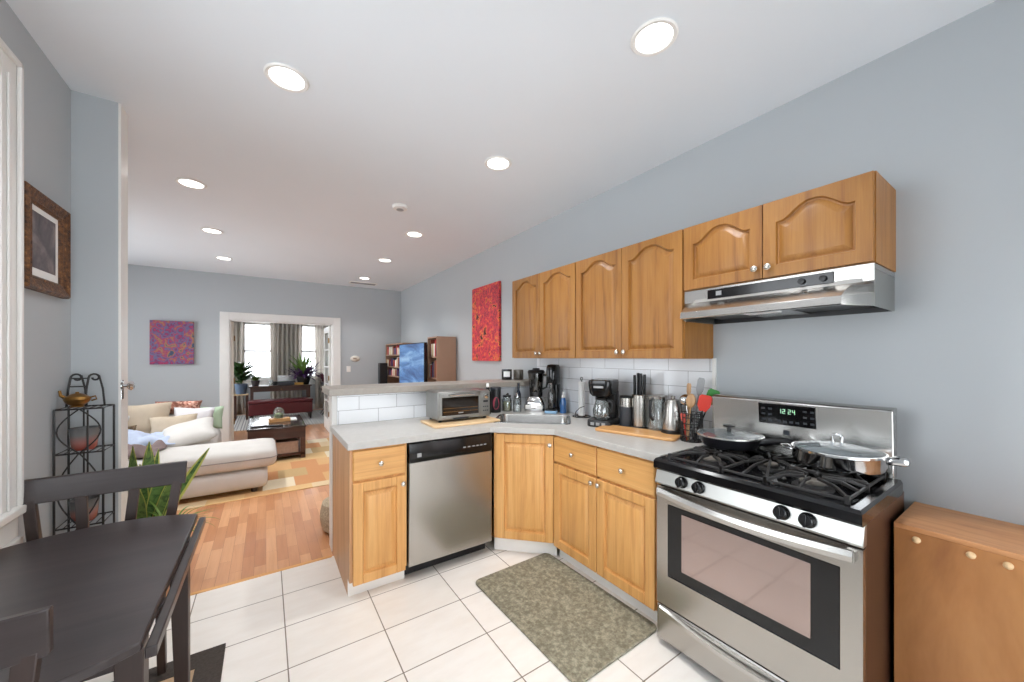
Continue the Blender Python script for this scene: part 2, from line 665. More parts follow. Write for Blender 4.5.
def m_stripes():
    k = N('grey_striped_rug')
    v = k.coords()
    sp = k.n('ShaderNodeSeparateXYZ')
    k.l(v, sp.inputs[0])
    mu = k.n('ShaderNodeMath', operation='MULTIPLY')
    k.l(sp.outputs['X'], mu.inputs[0])
    mu.inputs[1].default_value = 6.5
    fr = k.n('ShaderNodeMath', operation='FRACT')
    k.l(mu.outputs[0], fr.inputs[0])
    c = k.ramp(fr.outputs[0], [(0.0, rgb(196, 192, 186)), (0.3, rgb(136, 134, 134)), (0.42, rgb(208, 204, 198)),
                               (0.6, rgb(118, 116, 118)), (0.68, rgb(190, 186, 180)), (0.88, rgb(150, 146, 144))], 'CONSTANT')
    k.col(c)
    k.bump(k.noise(v, 200, 2), 0.3, 0.003)
    return k.set(0.95)


def m_tv():
    m = bpy.data.materials.new('television_picture')
    m.use_nodes = True
    k = N.__new__(N)
    k.m, k.t = m, m.node_tree
    k.b = m.node_tree.nodes['Principled BSDF']
    v = k.coords(scale=(1, 0.7, 3.2), rot=(R(48), 0, 0))
    f = k.noise(v, 2.2, 7, 0.6, 0.7)
    c = k.ramp(f, [(0.3, rgb(40, 66, 120)), (0.5, rgb(84, 132, 190)), (0.68, rgb(150, 190, 226))])
    k.l(c, k.b.inputs['Emission Color'])
    k.b.inputs['Emission Strength'].default_value = 0.95
    k.col(rgb(14, 14, 16))
    return k.set(0.15)


def m_sequin():
    k = N('rose_gold_sequins')
    vo = k.n('ShaderNodeTexVoronoi')
    vo.inputs['Scale'].default_value = 46
    k.l(k.coords(), vo.inputs['Vector'])
    sp = k.n('ShaderNodeSeparateColor')
    k.l(vo.outputs['Color'], sp.inputs[0])
    k.col(k.ramp(sp.outputs[0], [(0.0, rgb(120, 66, 52)), (0.5, rgb(186, 128, 108)), (1.0, rgb(230, 190, 170))]))
    return k.set(0.4, 0.4)


def m_photo():
    k = N('faded_portrait_print')
    v = k.coords(scale=(1, 1, 1))
    f = k.noise(v, 9, 4, 0.6, 0.5)
    k.col(k.ramp(f, [(0.3, rgb(58, 54, 58)), (0.5, rgb(96, 88, 92)), (0.72, rgb(150, 138, 132))]))
    return k.set(0.5)


def m_redglass():
    k = N('red_bottomed_frosted_glass')
    tc = k.n('ShaderNodeTexCoord')
    sp = k.n('ShaderNodeSeparateXYZ')
    k.l(tc.outputs['Generated'], sp.inputs[0])
    k.col(k.ramp(sp.outputs['Z'], [(0.05, rgb(150, 62, 48)), (0.35, rgb(178, 120, 110)), (0.7, rgb(128, 128, 128)), (1.0, rgb(110, 112, 112))]))
    m = k.set(0.25)
    k.b.inputs['Alpha'].default_value = 0.82
    return m


def m_gilt():
    k = N('carved_gilt_wood')
    v = k.coords()
    f = k.noise(v, 55, 5, 0.7)
    k.col(k.ramp(f, [(0.35, rgb(52, 32, 20)), (0.55, rgb(112, 72, 40)), (0.72, rgb(160, 116, 66))]))
    k.bump(f, 0.7, 0.006)
    return k.set(0.42, 0.2)


M['tile'] = m_tilefloor()
M['wood'] = m_woodfloor()
M['subway_x'] = m_subway('white_subway_tile_bar', 'x', 0.28, 0.101, (-0.02, -0.914))
M['subway_y'] = m_subway('white_subway_tile_wall', 'y', 0.28, 0.101, (0.06, -0.914))
M['mat'] = m_mat()
M['canvas_purple'] = m_abstract('purple_doodle_canvas', [(40, 30, 54), (138, 44, 84), (170, 56, 98), (122, 48, 96), (92, 104, 140), (160, 54, 92), (160, 120, 84), (58, 74, 100)], 16, 1.5)
M['canvas_red'] = m_abstract('red_orange_canvas', [(50, 16, 30), (196, 48, 56), (214, 74, 70), (120, 26, 60), (208, 64, 74), (200, 50, 66), (236, 126, 66), (70, 18, 34)], 22, 0.9)
M['patch'] = m_patchwork()
M['stripes'] = m_stripes()
M['tv'] = m_tv()
M['sequin'] = m_sequin()
M['photo'] = m_photo()
M['redglass'] = m_redglass()
M['gilt'] = m_gilt()

# ------------------------------------------------------------------ room shell
XR = 2.27          # kitchen wall on the right
CZ = 2.74          # ceiling
YF = 7.43          # far living room wall
YB = -1.7          # wall behind the camera
XL = -0.81         # kitchen wall on the left
XLL = -2.35        # living room wall on the left
YT = 2.87          # tile / wood edge
YE = 11.3          # window wall of the front room


def sbox(name, m, *a, label=None):
    return struct(MB().box(*a).build(name, m), label)


def holed_wall(name, m, axis, k0, k1, a0, a1, z0, z1, holes):
    """wall slab with rectangular holes; axis 'x': runs along x at y k0..k1; 'y': runs along y at x k0..k1"""
    mb = MB()

    def b(p, q, r, s):
        if q - p < 1e-4 or s - r < 1e-4:
            return
        if axis == 'x':
            mb.box(p, q, k0, k1, r, s)
        else:
            mb.box(k0, k1, p, q, r, s)
    cur = a0
    for (h0, h1, u0, u1) in sorted(holes):
        b(cur, h0, z0, z1)
        b(h0, h1, z0, u0)
        b(h0, h1, u1, z1)
        cur = h1
    b(cur, a1, z0, z1)
    return struct(mb.build(name, m))


sbox('floor', M['tile'], XL - 0.1, XR + 0.1, YB - 0.1, YT, -0.1, 0)
sbox('floor_wood', M['wood'], XLL - 0.1, XR + 0.1, YT, YE + 0.15, -0.1, 0)
sbox('trim_1', M['oak_h'], -0.7, 0.385, YT - 0.012, YT + 0.012, 0, 0.004)
sbox('ceiling', M['ceiling'], XLL - 0.1, XR + 0.1, YB - 0.1, YE + 0.15, CZ, CZ + 0.1)
W7 = (-1.45, -0.35, 0.85, 2.25)
holed_wall('wall_right', M['wall'], 'y', XR, XR + 0.12, YB - 0.1, YE + 0.15, 0, CZ, [W7])
WY0, WY1, WZ0, WZ1 = 0.60, 2.115, 0.84, 2.42
holed_wall('wall_left', M['wall'], 'y', XL - 0.14, XL, YB - 0.1, 2.75, 0, CZ, [(WY0, WY1, WZ0, WZ1)])
sbox('wall_return', M['wall'], XLL - 0.1, -0.644, 2.75, 2.87, 0, CZ)
sbox('trim_2', M['trim'], -0.644, -0.634, 2.752, 2.868, 0, CZ)
W5 = (4.4, 7.1, 0.45, 2.45)
W6 = (7.9, 11.1, 0.3, 2.55)
holed_wall('wall_living', M['wall'], 'y', XLL - 0.12, XLL, 2.87, YE + 0.15, 0, CZ, [W5, W6])
DX0, DX1, DZ = -0.49, 1.025, 2.015
holed_wall('wall_far', M['wall'], 'x', YF, YF + 0.13, XLL, XR, 0, CZ, [(DX0, DX1, 0.0, DZ)])
W2 = (-0.50, 0.16, 0.84, 2.30)
W3 = (0.72, 1.38, 0.84, 2.30)
holed_wall('wall_front', M['wall'], 'x', YE, YE + 0.15, XLL, XR, 0, CZ, [W2, W3])
holed_wall('wall_back', M['wall'], 'x', YB - 0.14, YB, XL, XR, 0, CZ, [(-0.7, 2.15, 0.10, 2.0)])

# door casing to the front room
mb = MB()
for y0, y1 in ((YF - 0.022, YF), (YF + 0.13, YF + 0.152)):
    mb.box(DX0 - 0.12, DX0, y0, y1, 0, DZ + 0.12)
    mb.box(DX1, DX1 + 0.12, y0, y1, 0, DZ + 0.12)
    mb.box(DX0, DX1, y0, y1, DZ, DZ + 0.12)
mb.box(DX0 - 0.002, DX0 + 0.018, YF, YF + 0.13, 0, DZ)
mb.box(DX1 - 0.018, DX1 + 0.002, YF, YF + 0.13, 0, DZ)
mb.box(DX0, DX1, YF, YF + 0.13, DZ - 0.018, DZ + 0.002)
struct(mb.build('trim_3', M['trim'], bevel=0.005))
mb = MB()
mb.box(XLL, DX0 - 0.12, YF - 0.015, YF, 0, 0.12)
mb.box(DX1 + 0.12, XR, YF - 0.015, YF, 0, 0.12)
struct(mb.build('baseboard_far', M['trim']))
struct(MB().box(XLL, XR, YE - 0.015, YE, 0, 0.15).build('baseboard_front', M['trim']))
struct(MB().box(XR - 0.015, XR, 3.1, YF, 0, 0.12).build('baseboard_right', M['trim']))


def window(name, axis, k, a0, a1, z0, z1, depth, inward, casing=0.11, apron=True, sash=True):
    """frame, sashes and glass for a hole; k = inner wall face coordinate, inward = +1/-1 room side along the normal"""
    root = bpy.data.objects.new(name, None)
    COL.objects.link(root)
    root['kind'] = 'structure'
    mid = (z0 + z1) / 2

    def b(mb, p, q, r, s, d0, d1):
        lo, hi = sorted((k + inward * d0, k + inward * d1))
        if axis == 'x':
            mb.box(p, q, lo, hi, r, s)
        else:
            mb.box(lo, hi, p, q, r, s)
    f = MB()
    e = 0.002
    b(f, a0 - casing, a0 + e, z0, z1 + casing, 0, 0.022)
    b(f, a1 - e, a1 + casing, z0, z1 + casing, 0, 0.022)
    b(f, a0, a1, z1 - e, z1 + casing, 0, 0.022)
    # back band and inner bead of the casing
    b(f, a0 - casing, a0 - casing + 0.02, z0, z1 + casing, 0.022, 0.036)
    b(f, a1 + casing - 0.02, a1 + casing, z0, z1 + casing, 0.022, 0.036)
    b(f, a0 - casing, a1 + casing, z1 + casing - 0.02, z1 + casing, 0.022, 0.036)
    b(f, a1 + 0.025, a1 + 0.04, z0, z1 + 0.03, 0.022, 0.030)
    b(f, a0 - 0.04, a0 - 0.025, z0, z1 + 0.03, 0.022, 0.030)
    b(f, a0 - 0.0, a0 + 0.02, z0, z1, -depth, 0)
    b(f, a1 - 0.02, a1 + 0.0, z0, z1, -depth, 0)
    b(f, a0, a1, z1 - 0.02, z1, -depth, 0)
    b(f, a0, a1, z0, z0 + 0.02, -depth, 0)
    f.build('window_frame', M['trim'], root, bevel=0.004)
    if apron:
        s = MB()
        b(s, a0 - casing - 0.004, a1 + casing + 0.004, z0 - 0.03, z0, -0.002, 0.045)
        b(s, a0 - casing, a1 + casing, z0 - 0.12, z0 - 0.03, 0, 0.022)
        b(s, a0 - casing, a1 + casing, z0 - 0.16, z0 - 0.12, 0, 0.034)
        s.build('window_sill', M['trim'], root, bevel=0.005)
    if sash:
        for r, s_, d in ((mid - 0.02, z1 - 0.02, depth * 0.62), (z0 + 0.02, mid + 0.02, depth * 0.4)):
            sm = MB()
            w = 0.045
            b(sm, a0 + 0.02, a0 + 0.02 + w, r, s_, -d - 0.03, -d)
            b(sm, a1 - 0.02 - w, a1 - 0.02, r, s_, -d - 0.03, -d)
            b(sm, a0 + 0.02, a1 - 0.02, r, r + w, -d - 0.03, -d)
            b(sm, a0 + 0.02, a1 - 0.02, s_ - w, s_, -d - 0.03, -d)
            so = sm.build('sash', M['trim'], root, bevel=0.003)
            g = MB()
            b(g, a0 + 0.02 + w, a1 - 0.02 - w, r + w, s_ - w, -d - 0.018, -d - 0.014)
            g.build('pane', M['glass'], so)
    return root


window('window_1', 'y', XL, WY0, WY1, WZ0, WZ1, 0.14, 1)
window('window_2', 'x', YE, *W2, 0.15, -1)
window('window_3', 'x', YE, *W3, 0.15, -1)
window('added_light_window_5', 'y', XLL, *W5, 0.12, 1)  # unseen window, added to let more daylight into the living room
window('added_light_window_6', 'y', XLL, *W6, 0.12, 1)  # side window out of view, added to lighten the front room and curtains
window('added_light_window_7', 'y', XR, *W7, 0.12, -1)  # added beyond the view to brighten the left kitchen wall
window('added_light_window_4', 'x', YB, -0.7, 2.15, 0.10, 2.0, 0.14, 1, apron=False)  # wide glazed opening added behind the camera for soft frontal light

# half wall of the peninsula with tile
HX0 = 0.395
sbox('wall_peninsula', M['trim'], HX0, XR, 2.94, 3.06, 0, 1.13)
sbox('trim_4', M['subway_x'], HX0 + 0.035, XR, 2.93, 2.94, 0.914, 1.13)
sbox('trim_5', M['subway_y'], XR - 0.01, XR, 1.185, 2.93, 0.914, 1.40)
mb = MB()
mb.box(XR - 0.013, XR, 1.165, 1.185, 0.914, 1.40)
struct(mb.build('trim_6', M['trim']))

# ------------------------------------------------------------------ downlights
spots = [
    (0.083, 2.055, 'large white recessed downlight at upper left, nearest the framed picture'),
    (1.344, 0.946, 'recessed downlight nearest the range hood, closest to top edge'),
    (1.324, 2.153, 'recessed downlight above the kitchen mat in front of the sink'),
    (-0.475, 3.705, 'recessed downlight first in the left living room row'),
    (-0.472, 4.969, 'recessed downlight in the middle of the left living room row'),
    (-0.468, 6.252, 'recessed downlight last in left row, nearest the purple canvas wall'),
    (1.335, 3.893, 'recessed downlight first in right row, just past the smoke detector'),
    (1.355, 5.155, 'recessed downlight in the middle of the right living room row'),
    (1.375, 6.514, 'recessed downlight last in the right row, beside the ceiling vent'),
]


def make_downlight():
    t = thing('recessed_downlight', '', 'ceiling light', (0, 0, CZ), 0, 'recessed downlights in the ceiling')
    prof = [(0.072, -0.001), (0.092, -0.001), (0.094, -0.004), (0.088, -0.010), (0.074, -0.008), (0.072, -0.001)]
    MB().lathe(prof, n=40).build('trim_ring', M['white'], t)
    MB().lathe([(0.0, -0.0035), (0.074, -0.0035), (0.074, -0.0015), (0.0, -0.0015)], n=40).build('lens', M['lamp'], t)
    return t


dl = make_downlight()
for i, (x, y, lab) in enumerate(spots):
    o = dl if i == 0 else copy_tree(dl)
    o.location = (x, y, CZ)
    o['label'] = lab
    ld = bpy.data.lights.new('downlight_lamp', 'AREA')
    ld.shape = 'DISK'
    ld.size = 0.13
    ld.energy = LAMP_W
    ld.color = (0.97, 0.985, 1.0)
    ld.spread = R(115)
    lo = bpy.data.objects.new('bulb', ld)
    COL.objects.link(lo)
    lo.parent = o
    lo.location = (0, 0, -0.012)

sd = thing('smoke_detector', 'small round white smoke detector on the living room ceiling', 'smoke detector', (0.982, 3.244, CZ))
MB().lathe([(0, 0), (0.065, 0), (0.066, -0.012), (0.058, -0.026), (0.03, -0.032), (0, -0.032)], n=32).build('housing', M['white'], sd)
MB().lathe([(0.03, -0.033), (0.032, -0.036), (0.02, -0.037), (0, -0.037)], n=24).build('sensor_cap', M['grey_ceramic'], sd)

vt = thing('ceiling_vent', 'white slatted air vent in the ceiling near the far corner', 'vent', (1.45, 6.97, CZ))
mb = MB()
mb.box(-0.23, 0.23, -0.09, -0.07, -0.012, 0).box(-0.23, 0.23, 0.07, 0.09, -0.012, 0)
mb.box(-0.23, -0.21, -0.07, 0.07, -0.012, 0).box(0.21, 0.23, -0.07, 0.07, -0.012, 0)
mb.build('vent_frame', M['trim'], vt)
mb = MB()
for i in range(8):
    y = -0.064 + i * 0.0183
    mb.bar((-0.21, y, -0.006), (0.21, y, -0.006), 0.014, 0.002, up=(0, 0.5, 1))
mb.build('louvre', M['grey_ceramic'], vt)


# ------------------------------------------------------------------ cabinet parts
def arch_top(w, h, arch, n=28):
    """points of the top curve from right to left, for a shape of width w centred on 0"""
    pts = []
    for i in range(n + 1):
        t = 1 - 2 * i / n
        a = abs(t)
        s = max(0.0, 0.5 * (1 + math.cos(PI * min(1, max(0, (a - 0.08) / 0.80))))) ** 0.8
        pts.append((t * w / 2, h + arch * s))
    return pts


def make_door(parent, x0, x1, z0, z1, arch=0.0, stile=0.058, knob=None, y=0.0, name='door', grain='oak_v'):
    """raised panel door whose back is at local y, front towards -y. knob = (x,z)"""
    w, h = x1 - x0, z1 - z0
    T = 0.02
    f = MB()
    f.box(x0, x0 + stile, y - T, y, z0, z1)
    f.box(x1 - stile, x1, y - T, y, z0, z1)
    iw = w - 2 * stile
    f.box(x0 + stile, x1 - stile, y - T, y, z0, z0 + stile)
    cx = (x0 + x1) / 2
    zt = z1 - (0.036 if arch else stile) - arch           # shoulder height of the panel opening
    if arch:
        cur = [(cx + p, zt + q) for p, q in arch_top(iw, 0, arch)]
        poly = [(x0 + stile, z1), (x1 - stile, z1)] + cur
        # split the rail into quads so that it is well formed
        n = len(cur)
        for i in range(n - 1):
            a, b = cur[i], cur[i + 1]
            f.prism([(a[0], z1), (a[0], a[1]), (b[0], b[1]), (b[0], z1)], y - T, y, 'y')
    else:
        f.box(x0 + stile, x1 - stile, y - T, y, z1 - stile, z1)
    d = f.build(name, M[grain], parent, bevel=0.0035 if not arch else 0)

    def loop(inset, yy):
        hw = iw / 2 - inset
        pts = [(cx - hw, z0 + stile + inset), (cx + hw, z0 + stile + inset)]
        if arch:
            pts += [(cx + p, zt - inset + q) for p, q in arch_top(2 * hw, 0, arch)]
        else:
            pts += [(cx + hw - 2 * hw * i / 28, z1 - stile - inset) for i in range(29)]
        return [(p[0], yy, p[1]) for p in pts]
    pn = MB()
    pn.loops([loop(0, y - T), loop(0.004, y - 0.007), loop(0.010, y - 0.006), loop(0.032, y - 0.0185), loop(0.034, y - 0.019)], cap0=False)
    pn.add(loop(0, y - 0.004), [tuple(range(31))])
    pn.build('raised_panel', M[grain], d, ang=20)
    if knob:
        make_knob(d, knob[0], y - T, knob[1])
    return d


def make_knob(parent, x, y, z, r=0.0155):
    k = MB()
    prof = [(0.006, 0), (0.0065, 0.010), (0.0105, 0.013), (r, 0.019), (r * 0.97, 0.025), (r * 0.6, 0.0295), (0, 0.031)]
    k.lathe(prof, n=20)
    k.xf(Matrix.Translation((x, y, z)) @ Matrix.Rotation(R(90), 4, 'X'))
    return k.build('knob', M['nickel'], parent)


def make_drawer(parent, x0, x1, z0, z1, y=0.0):
    m = MB()

    def lp(i, yy):
        return [(x0 + i, yy, z0 + i), (x1 - i, yy, z0 + i), (x1 - i, yy, z1 - i), (x0 + i, yy, z1 - i)]
    m.loops([lp(0, y), lp(0, y - 0.014), lp(0.006, y - 0.020), lp(0.012, y - 0.020)])
    d = m.build('drawer', M['oak_h'], parent, ang=20)
    make_knob(d, (x0 + x1) / 2, y - 0.02, (z0 + z1) / 2)
    return d


# ------------------------------------------------------------------ base cabinets
# peninsula end cabinet
t = thing('base_cabinet', 'narrow oak base cabinet at the peninsula end, left of the dishwasher', 'cabinet', (0.40, 2.285, 0))
W = 0.333
MB().box(0.0, 0.018, 0.0, 0.645, 0.10, 0.872).box(0.0, 0.018, 0.06, 0.645, 0, 0.10).build('side_panel', M['oak_side'], t)
mb = MB()
mb.box(0.018, 0.05, 0.0, 0.02, 0.1, 0.872).box(W - 0.018, W, 0, 0.02, 0.1, 0.872)
mb.box(0.05, W - 0.018, 0, 0.02, 0.855, 0.872).box(0.05, W - 0.018, 0, 0.02, 0.67, 0.69).box(0.05, W - 0.018, 0, 0.02, 0.1, 0.12)
mb.box(0.018, W, 0.02, 0.645, 0.1, 0.115).box(W - 0.018, W, 0.02, 0.645, 0.115, 0.872).box(0.018, W - 0.018, 0.63, 0.645, 0.115, 0.872)
mb.build('carcass', M['oak_v'], t)
make_drawer(t, 0.016, W - 0.012, 0.690, 0.862)
make_door(t, 0.016, W - 0.012, 0.085, 0.676, knob=(W - 0.032, 0.630), stile=0.055)
MB().box(0.0, W, 0.045, 0.06, 0, 0.10).build('toe_kick', M['white'], t)

# dishwasher
t = thing('dishwasher', 'stainless steel dishwasher with black control strip under the counter', 'dishwasher', (0.737, 2.262, 0))
W = 0.608
MB().box(0.004, W - 0.004, 0.03, 0.6, 0.09, 0.868).build('tub', M['black'], t)
mb = MB()
mb.loops([[(0.004, y, 0.095), (W - 0.004, y, 0.095), (W - 0.004, y, 0.745), (0.004, y, 0.745)] for y in (0.03, 0.004)] +
         [[(0.010, 0, 0.101), (W - 0.010, 0, 0.101), (W - 0.010, 0, 0.741), (0.010, 0, 0.741)]])
mb.build('door', M['steel'], t, ang=15)
mb = MB()
mb.prism([(0.0, 0.745), (-0.004, 0.752), (-0.004, 0.80), (0.0, 0.862), (0.03, 0.868), (0.03, 0.745)], 0.004, W - 0.004, 'x')
cp = mb.build('control_panel', M['black_gloss'], t, bevel=0.002)
mb = MB()
for i, x in enumerate((0.375, 0.41, 0.445, 0.475, 0.505, 0.535)):
    mb.box(x, x + 0.018, -0.0055, -0.0035, 0.792, 0.799)
mb.build('button', M['grey_ceramic'], cp)
MB().box(0.055, 0.083, -0.0055, -0.0035, 0.775, 0.80).build('maker_badge', M['grey_ceramic'], cp)
MB().box(0.004, W - 0.004, 0.10, 0.115, 0.0, 0.085).build('toe_kick', M['black'], t)

# corner sink cabinet (diagonal)
P0, P1 = Vector((1.365, 2.275)), Vector((1.672, 1.965))
dv = P1 - P0
rz = math.atan2(dv.y, dv.x)
W = dv.length
t = thing('corner_sink_cabinet', 'diagonal oak corner cabinet with one door under the sink', 'cabinet', (P0.x, P0.y, 0), rz)
mb = MB()
mb.box(0.0, 0.035, 0, 0.02, 0.11, 0.872).box(W - 0.012, W, 0, 0.02, 0.11, 0.872)
mb.box(0.035, W - 0.012, 0, 0.02, 0.858, 0.872).box(0.035, W - 0.012, 0, 0.02, 0.11, 0.125)
mb.prism([(0.0, 0.02), (W, 0.02), (W + 0.40, 0.42), (0.3, 0.75), (-0.40, 0.42)], 0.10, 0.115)
mb.build('carcass', M['oak_v'], t)
make_door(t, 0.022, W - 0.008, 0.118, 0.862, knob=(W - 0.032, 0.800), stile=0.058)
MB().box(-0.01, W + 0.01, 0.05, 0.065, 0, 0.11).build('toe_kick', M['white'], t)

# right run
t = thing('base_cabinet', 'oak base cabinet with two drawers over two doors, left of the range', 'cabinet', (1.672, 1.963, 0), R(-90))
W = 0.825
MID = 0.402
mb = MB()
mb.box(0, 0.012, 0, 0.02, 0.1, 0.872).box(W - 0.03, W, 0, 0.02, 0.1, 0.872).box(MID - 0.01, MID + 0.01, 0, 0.02, 0.1, 0.872)
mb.box(0, W, 0, 0.02, 0.86, 0.872).box(0, W, 0, 0.02, 0.672, 0.69).box(0, W, 0, 0.02, 0.1, 0.114)
mb.box(0, W, 0.02, 0.585, 0.1, 0.115).box(W - 0.018, W, 0.02, 0.585, 0.115, 0.872).box(0.45, W - 0.018, 0.57, 0.585, 0.115, 0.872)
mb.build('carcass', M['oak_v'], t)
make_drawer(t, 0.008, MID - 0.003, 0.690, 0.862)
make_drawer(t, MID + 0.003, W - 0.022, 0.690, 0.862)
make_door(t, 0.008, MID - 0.003, 0.105, 0.676, knob=(MID - 0.028, 0.645))
make_door(t, MID + 0.003, W - 0.022, 0.105, 0.676, knob=(MID + 0.028, 0.645))
MB().box(-0.012, W, 0.055, 0.07, 0, 0.10).build('toe_kick', M['white'], t)


# ------------------------------------------------------------------ worktop with sink cut-out
def plate(name, outer, holes, z, thick, m, parent=None, bevel=0.0):
    bm = bmesh.new()
    edges = []
    for lp in [outer] + holes:
        vs = [bm.verts.new((p[0], p[1], z)) for p in lp]
        for i in range(len(vs)):
            edges.append(bm.edges.new((vs[i], vs[(i + 1) % len(vs)])))
    bmesh.ops.triangle_fill(bm, edges=edges, use_beauty=True)
    bmesh.ops.dissolve_limit(bm, angle_limit=R(1), verts=bm.verts, edges=bm.edges)
    for f in bm.faces:
        if f.normal.z < 0:
            f.normal_flip()
    r = bmesh.ops.extrude_face_region(bm, geom=list(bm.faces))
    nv = [e for e in r['geom'] if isinstance(e, bmesh.types.BMVert)]
    bmesh.ops.translate(bm, verts=nv, vec=(0, 0, -thick))
    bmesh.ops.recalc_face_normals(bm, faces=bm.faces)
    me = bpy.data.meshes.new(name)
    bm.to_mesh(me)
    bm.free()
    me.materials.append(m)
    o = bpy.data.objects.new(name, me)
    COL.objects.link(o)
    if parent:
        o.parent = parent
    if bevel:
        md = o.modifiers.new('bevel', 'BEVEL')
        md.width = bevel
        md.segments = 2
        md.limit_method = 'ANGLE'
    return o


def rrect(cx, cy, w, d, r, rz, n=5):
    pts = []
    for sx, sy, a0 in ((1, 1, 0), (-1, 1, 90), (-1, -1, 180), (1, -1, 270)):
        for i in range(n + 1):
            a = R(a0 + 90 * i / n)
            pts.append((sx * (w / 2 - r) + r * math.cos(a), sy * (d / 2 - r) + r * math.sin(a)))
    c, s = math.cos(rz), math.sin(rz)
    return [(cx + c * p - s * q, cy + s * p + c * q) for p, q in pts]


SX, SY, SRZ, SW, SD = 1.765, 2.345, R(-42), 0.60, 0.42
outer = [(0.385, 2.255), (1.318, 2.255), (1.642, 1.93), (1.642, 1.122), (XR - 0.012, 1.122), (XR - 0.012, 2.929), (0.385, 2.929)]
wt = plate('worktop', outer, [rrect(SX, SY, SW - 0.03, SD - 0.03, 0.05, SRZ)], 0.914, 0.040, M['laminate'], bevel=0.003)
tag(wt, 'grey laminate L-shaped worktop along the peninsula, sink and stove wall', 'worktop')

sk = thing('kitchen_sink', 'stainless steel single bowl corner sink set in the grey worktop', 'sink', (0, 0, 0))
mb = MB()
L = []
for w, d, r, z in ((SW, SD, 0.06, 0.9145), (SW - 0.004, SD - 0.004, 0.06, 0.920), (SW - 0.04, SD - 0.04, 0.05, 0.920), (SW - 0.05, SD - 0.05, 0.05, 0.912),
                   (SW - 0.07, SD - 0.07, 0.05, 0.76), (SW - 0.12, SD - 0.12, 0.04, 0.745)):
    L.append([(p[0], p[1], z) for p in rrect(SX, SY, w, d, r, SRZ)])
mb.loops(L, cap0=False, cap1=True)
mb.build('bowl', M['steel_h'], sk, fix=True)
MB().lathe([(0, 0.746), (0.035, 0.746), (0.04, 0.749), (0.03, 0.750), (0, 0.748)], (SX, SY, 0), 20).build('drain', M['chrome'], sk)

# raised bar
bo = plate('bar_top', [(0.368, 2.87), (XR - 0.001, 2.87), (XR - 0.001, 3.26), (0.368, 3.26)], [], 1.18, 0.049, M['bar'], bevel=0.004)
tag(bo, 'raised taupe breakfast bar top along the tiled half wall', 'bar counter')


# ------------------------------------------------------------------ wall cabinets
def wall_cabinet(label, y_left, width, z0, z1, split, arch, knob_z, split_knob=0.028):
    t = thing('wall_cabinet', label, 'cabinet', (1.965, y_left, 0), R(-90), 'oak wall cabinets')
    D = XR - 1.965 - 0.001
    mb = MB()
    mb.box(0.03, split - 0.02, 0.0, 0.018, z0, z0 + 0.03).box(0.03, split - 0.02, 0.0, 0.018, z1 - 0.03, z1)
    mb.box(split + 0.02, width - 0.03, 0.0, 0.018, z0, z0 + 0.03).box(split + 0.02, width - 0.03, 0.0, 0.018, z1 - 0.03, z1)
    mb.box(0, 0.03, 0, 0.018, z0, z1).box(width - 0.03, width, 0, 0.018, z0, z1).box(split - 0.02, split + 0.02, 0, 0.018, z0, z1)
    mb.box(0.016, width - 0.016, 0.018, D - 0.01, z1 - 0.016, z1).box(0.016, width - 0.016, 0.018, D - 0.01, z0 + 0.005, z0 + 0.02).box(0.016, width - 0.016, D - 0.01, D, z0 + 0.005, z1)
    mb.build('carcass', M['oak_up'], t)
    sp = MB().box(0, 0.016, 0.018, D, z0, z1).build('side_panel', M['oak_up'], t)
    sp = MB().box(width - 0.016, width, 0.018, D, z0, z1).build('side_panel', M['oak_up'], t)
    e = 0.004
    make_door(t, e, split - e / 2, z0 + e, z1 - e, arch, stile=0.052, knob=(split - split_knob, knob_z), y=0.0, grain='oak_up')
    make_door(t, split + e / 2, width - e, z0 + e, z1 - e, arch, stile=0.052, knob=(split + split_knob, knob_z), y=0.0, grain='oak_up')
    return t


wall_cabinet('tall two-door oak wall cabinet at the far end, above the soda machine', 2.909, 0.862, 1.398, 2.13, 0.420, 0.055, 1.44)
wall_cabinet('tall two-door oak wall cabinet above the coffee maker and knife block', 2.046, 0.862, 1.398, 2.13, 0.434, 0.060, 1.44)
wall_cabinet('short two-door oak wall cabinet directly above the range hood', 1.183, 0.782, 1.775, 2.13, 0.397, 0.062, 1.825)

# ------------------------------------------------------------------ range hood
t = thing('range_hood', 'stainless steel under-cabinet range hood over the stove', 'range hood', (1.965, 1.180, 0), R(-90))
W = 0.776
D = XR - 1.965 - 0.001
mb = MB()
# profile in (y,z): top front band, slope forward, lower lip
prof = [(D, 1.772), (-0.01, 1.772), (-0.01, 1.705), (-0.045, 1.690), (-0.130, 1.655), (-0.150, 1.640), (-0.155, 1.610), (-0.150, 1.606), (-0.13, 1.606), (-0.12, 1.65), (-0.02, 1.69), (-0.0, 1.75), (D, 1.75)]
flat = [(D, 1.772), (-0.01, 1.772), (-0.01, 1.705), (-0.011, 1.690), (-0.012, 1.655), (-0.012, 1.640), (-0.012, 1.612), (-0.010, 1.606), (-0.004, 1.606), (-0.002, 1.65), (0.0, 1.69), (0.002, 1.75), (D, 1.75)]
IN = 0.062
st = [(0.0, flat), (IN, prof), (W - IN, prof), (W, flat)]
mb.loops([[(x, p[0], p[1]) for p in pr] for x, pr in st])
mb.build('canopy', M['steel_h'], t, bevel=0.002, ang=25)
for xx in (0.001, W - 0.005):
    mb = MB()
    mb.box(xx, xx + 0.004, -0.008, D, 1.606, 1.770)
    mb.build('end_panel', M['steel_soft'], t)
MB().box(0.004, W - 0.004, D - 0.006, D, 1.606, 1.75).build('back_panel', M['black'], t)
MB().box(0.065, W * 0.5 - 0.10, -0.10, D - 0.02, 1.628, 1.634).build('grease_filter', M['black'], t)
MB().box(W * 0.5 + 0.10, W - 0.065, -0.10, D - 0.02, 1.628, 1.634).build('grease_filter', M['black'], t)
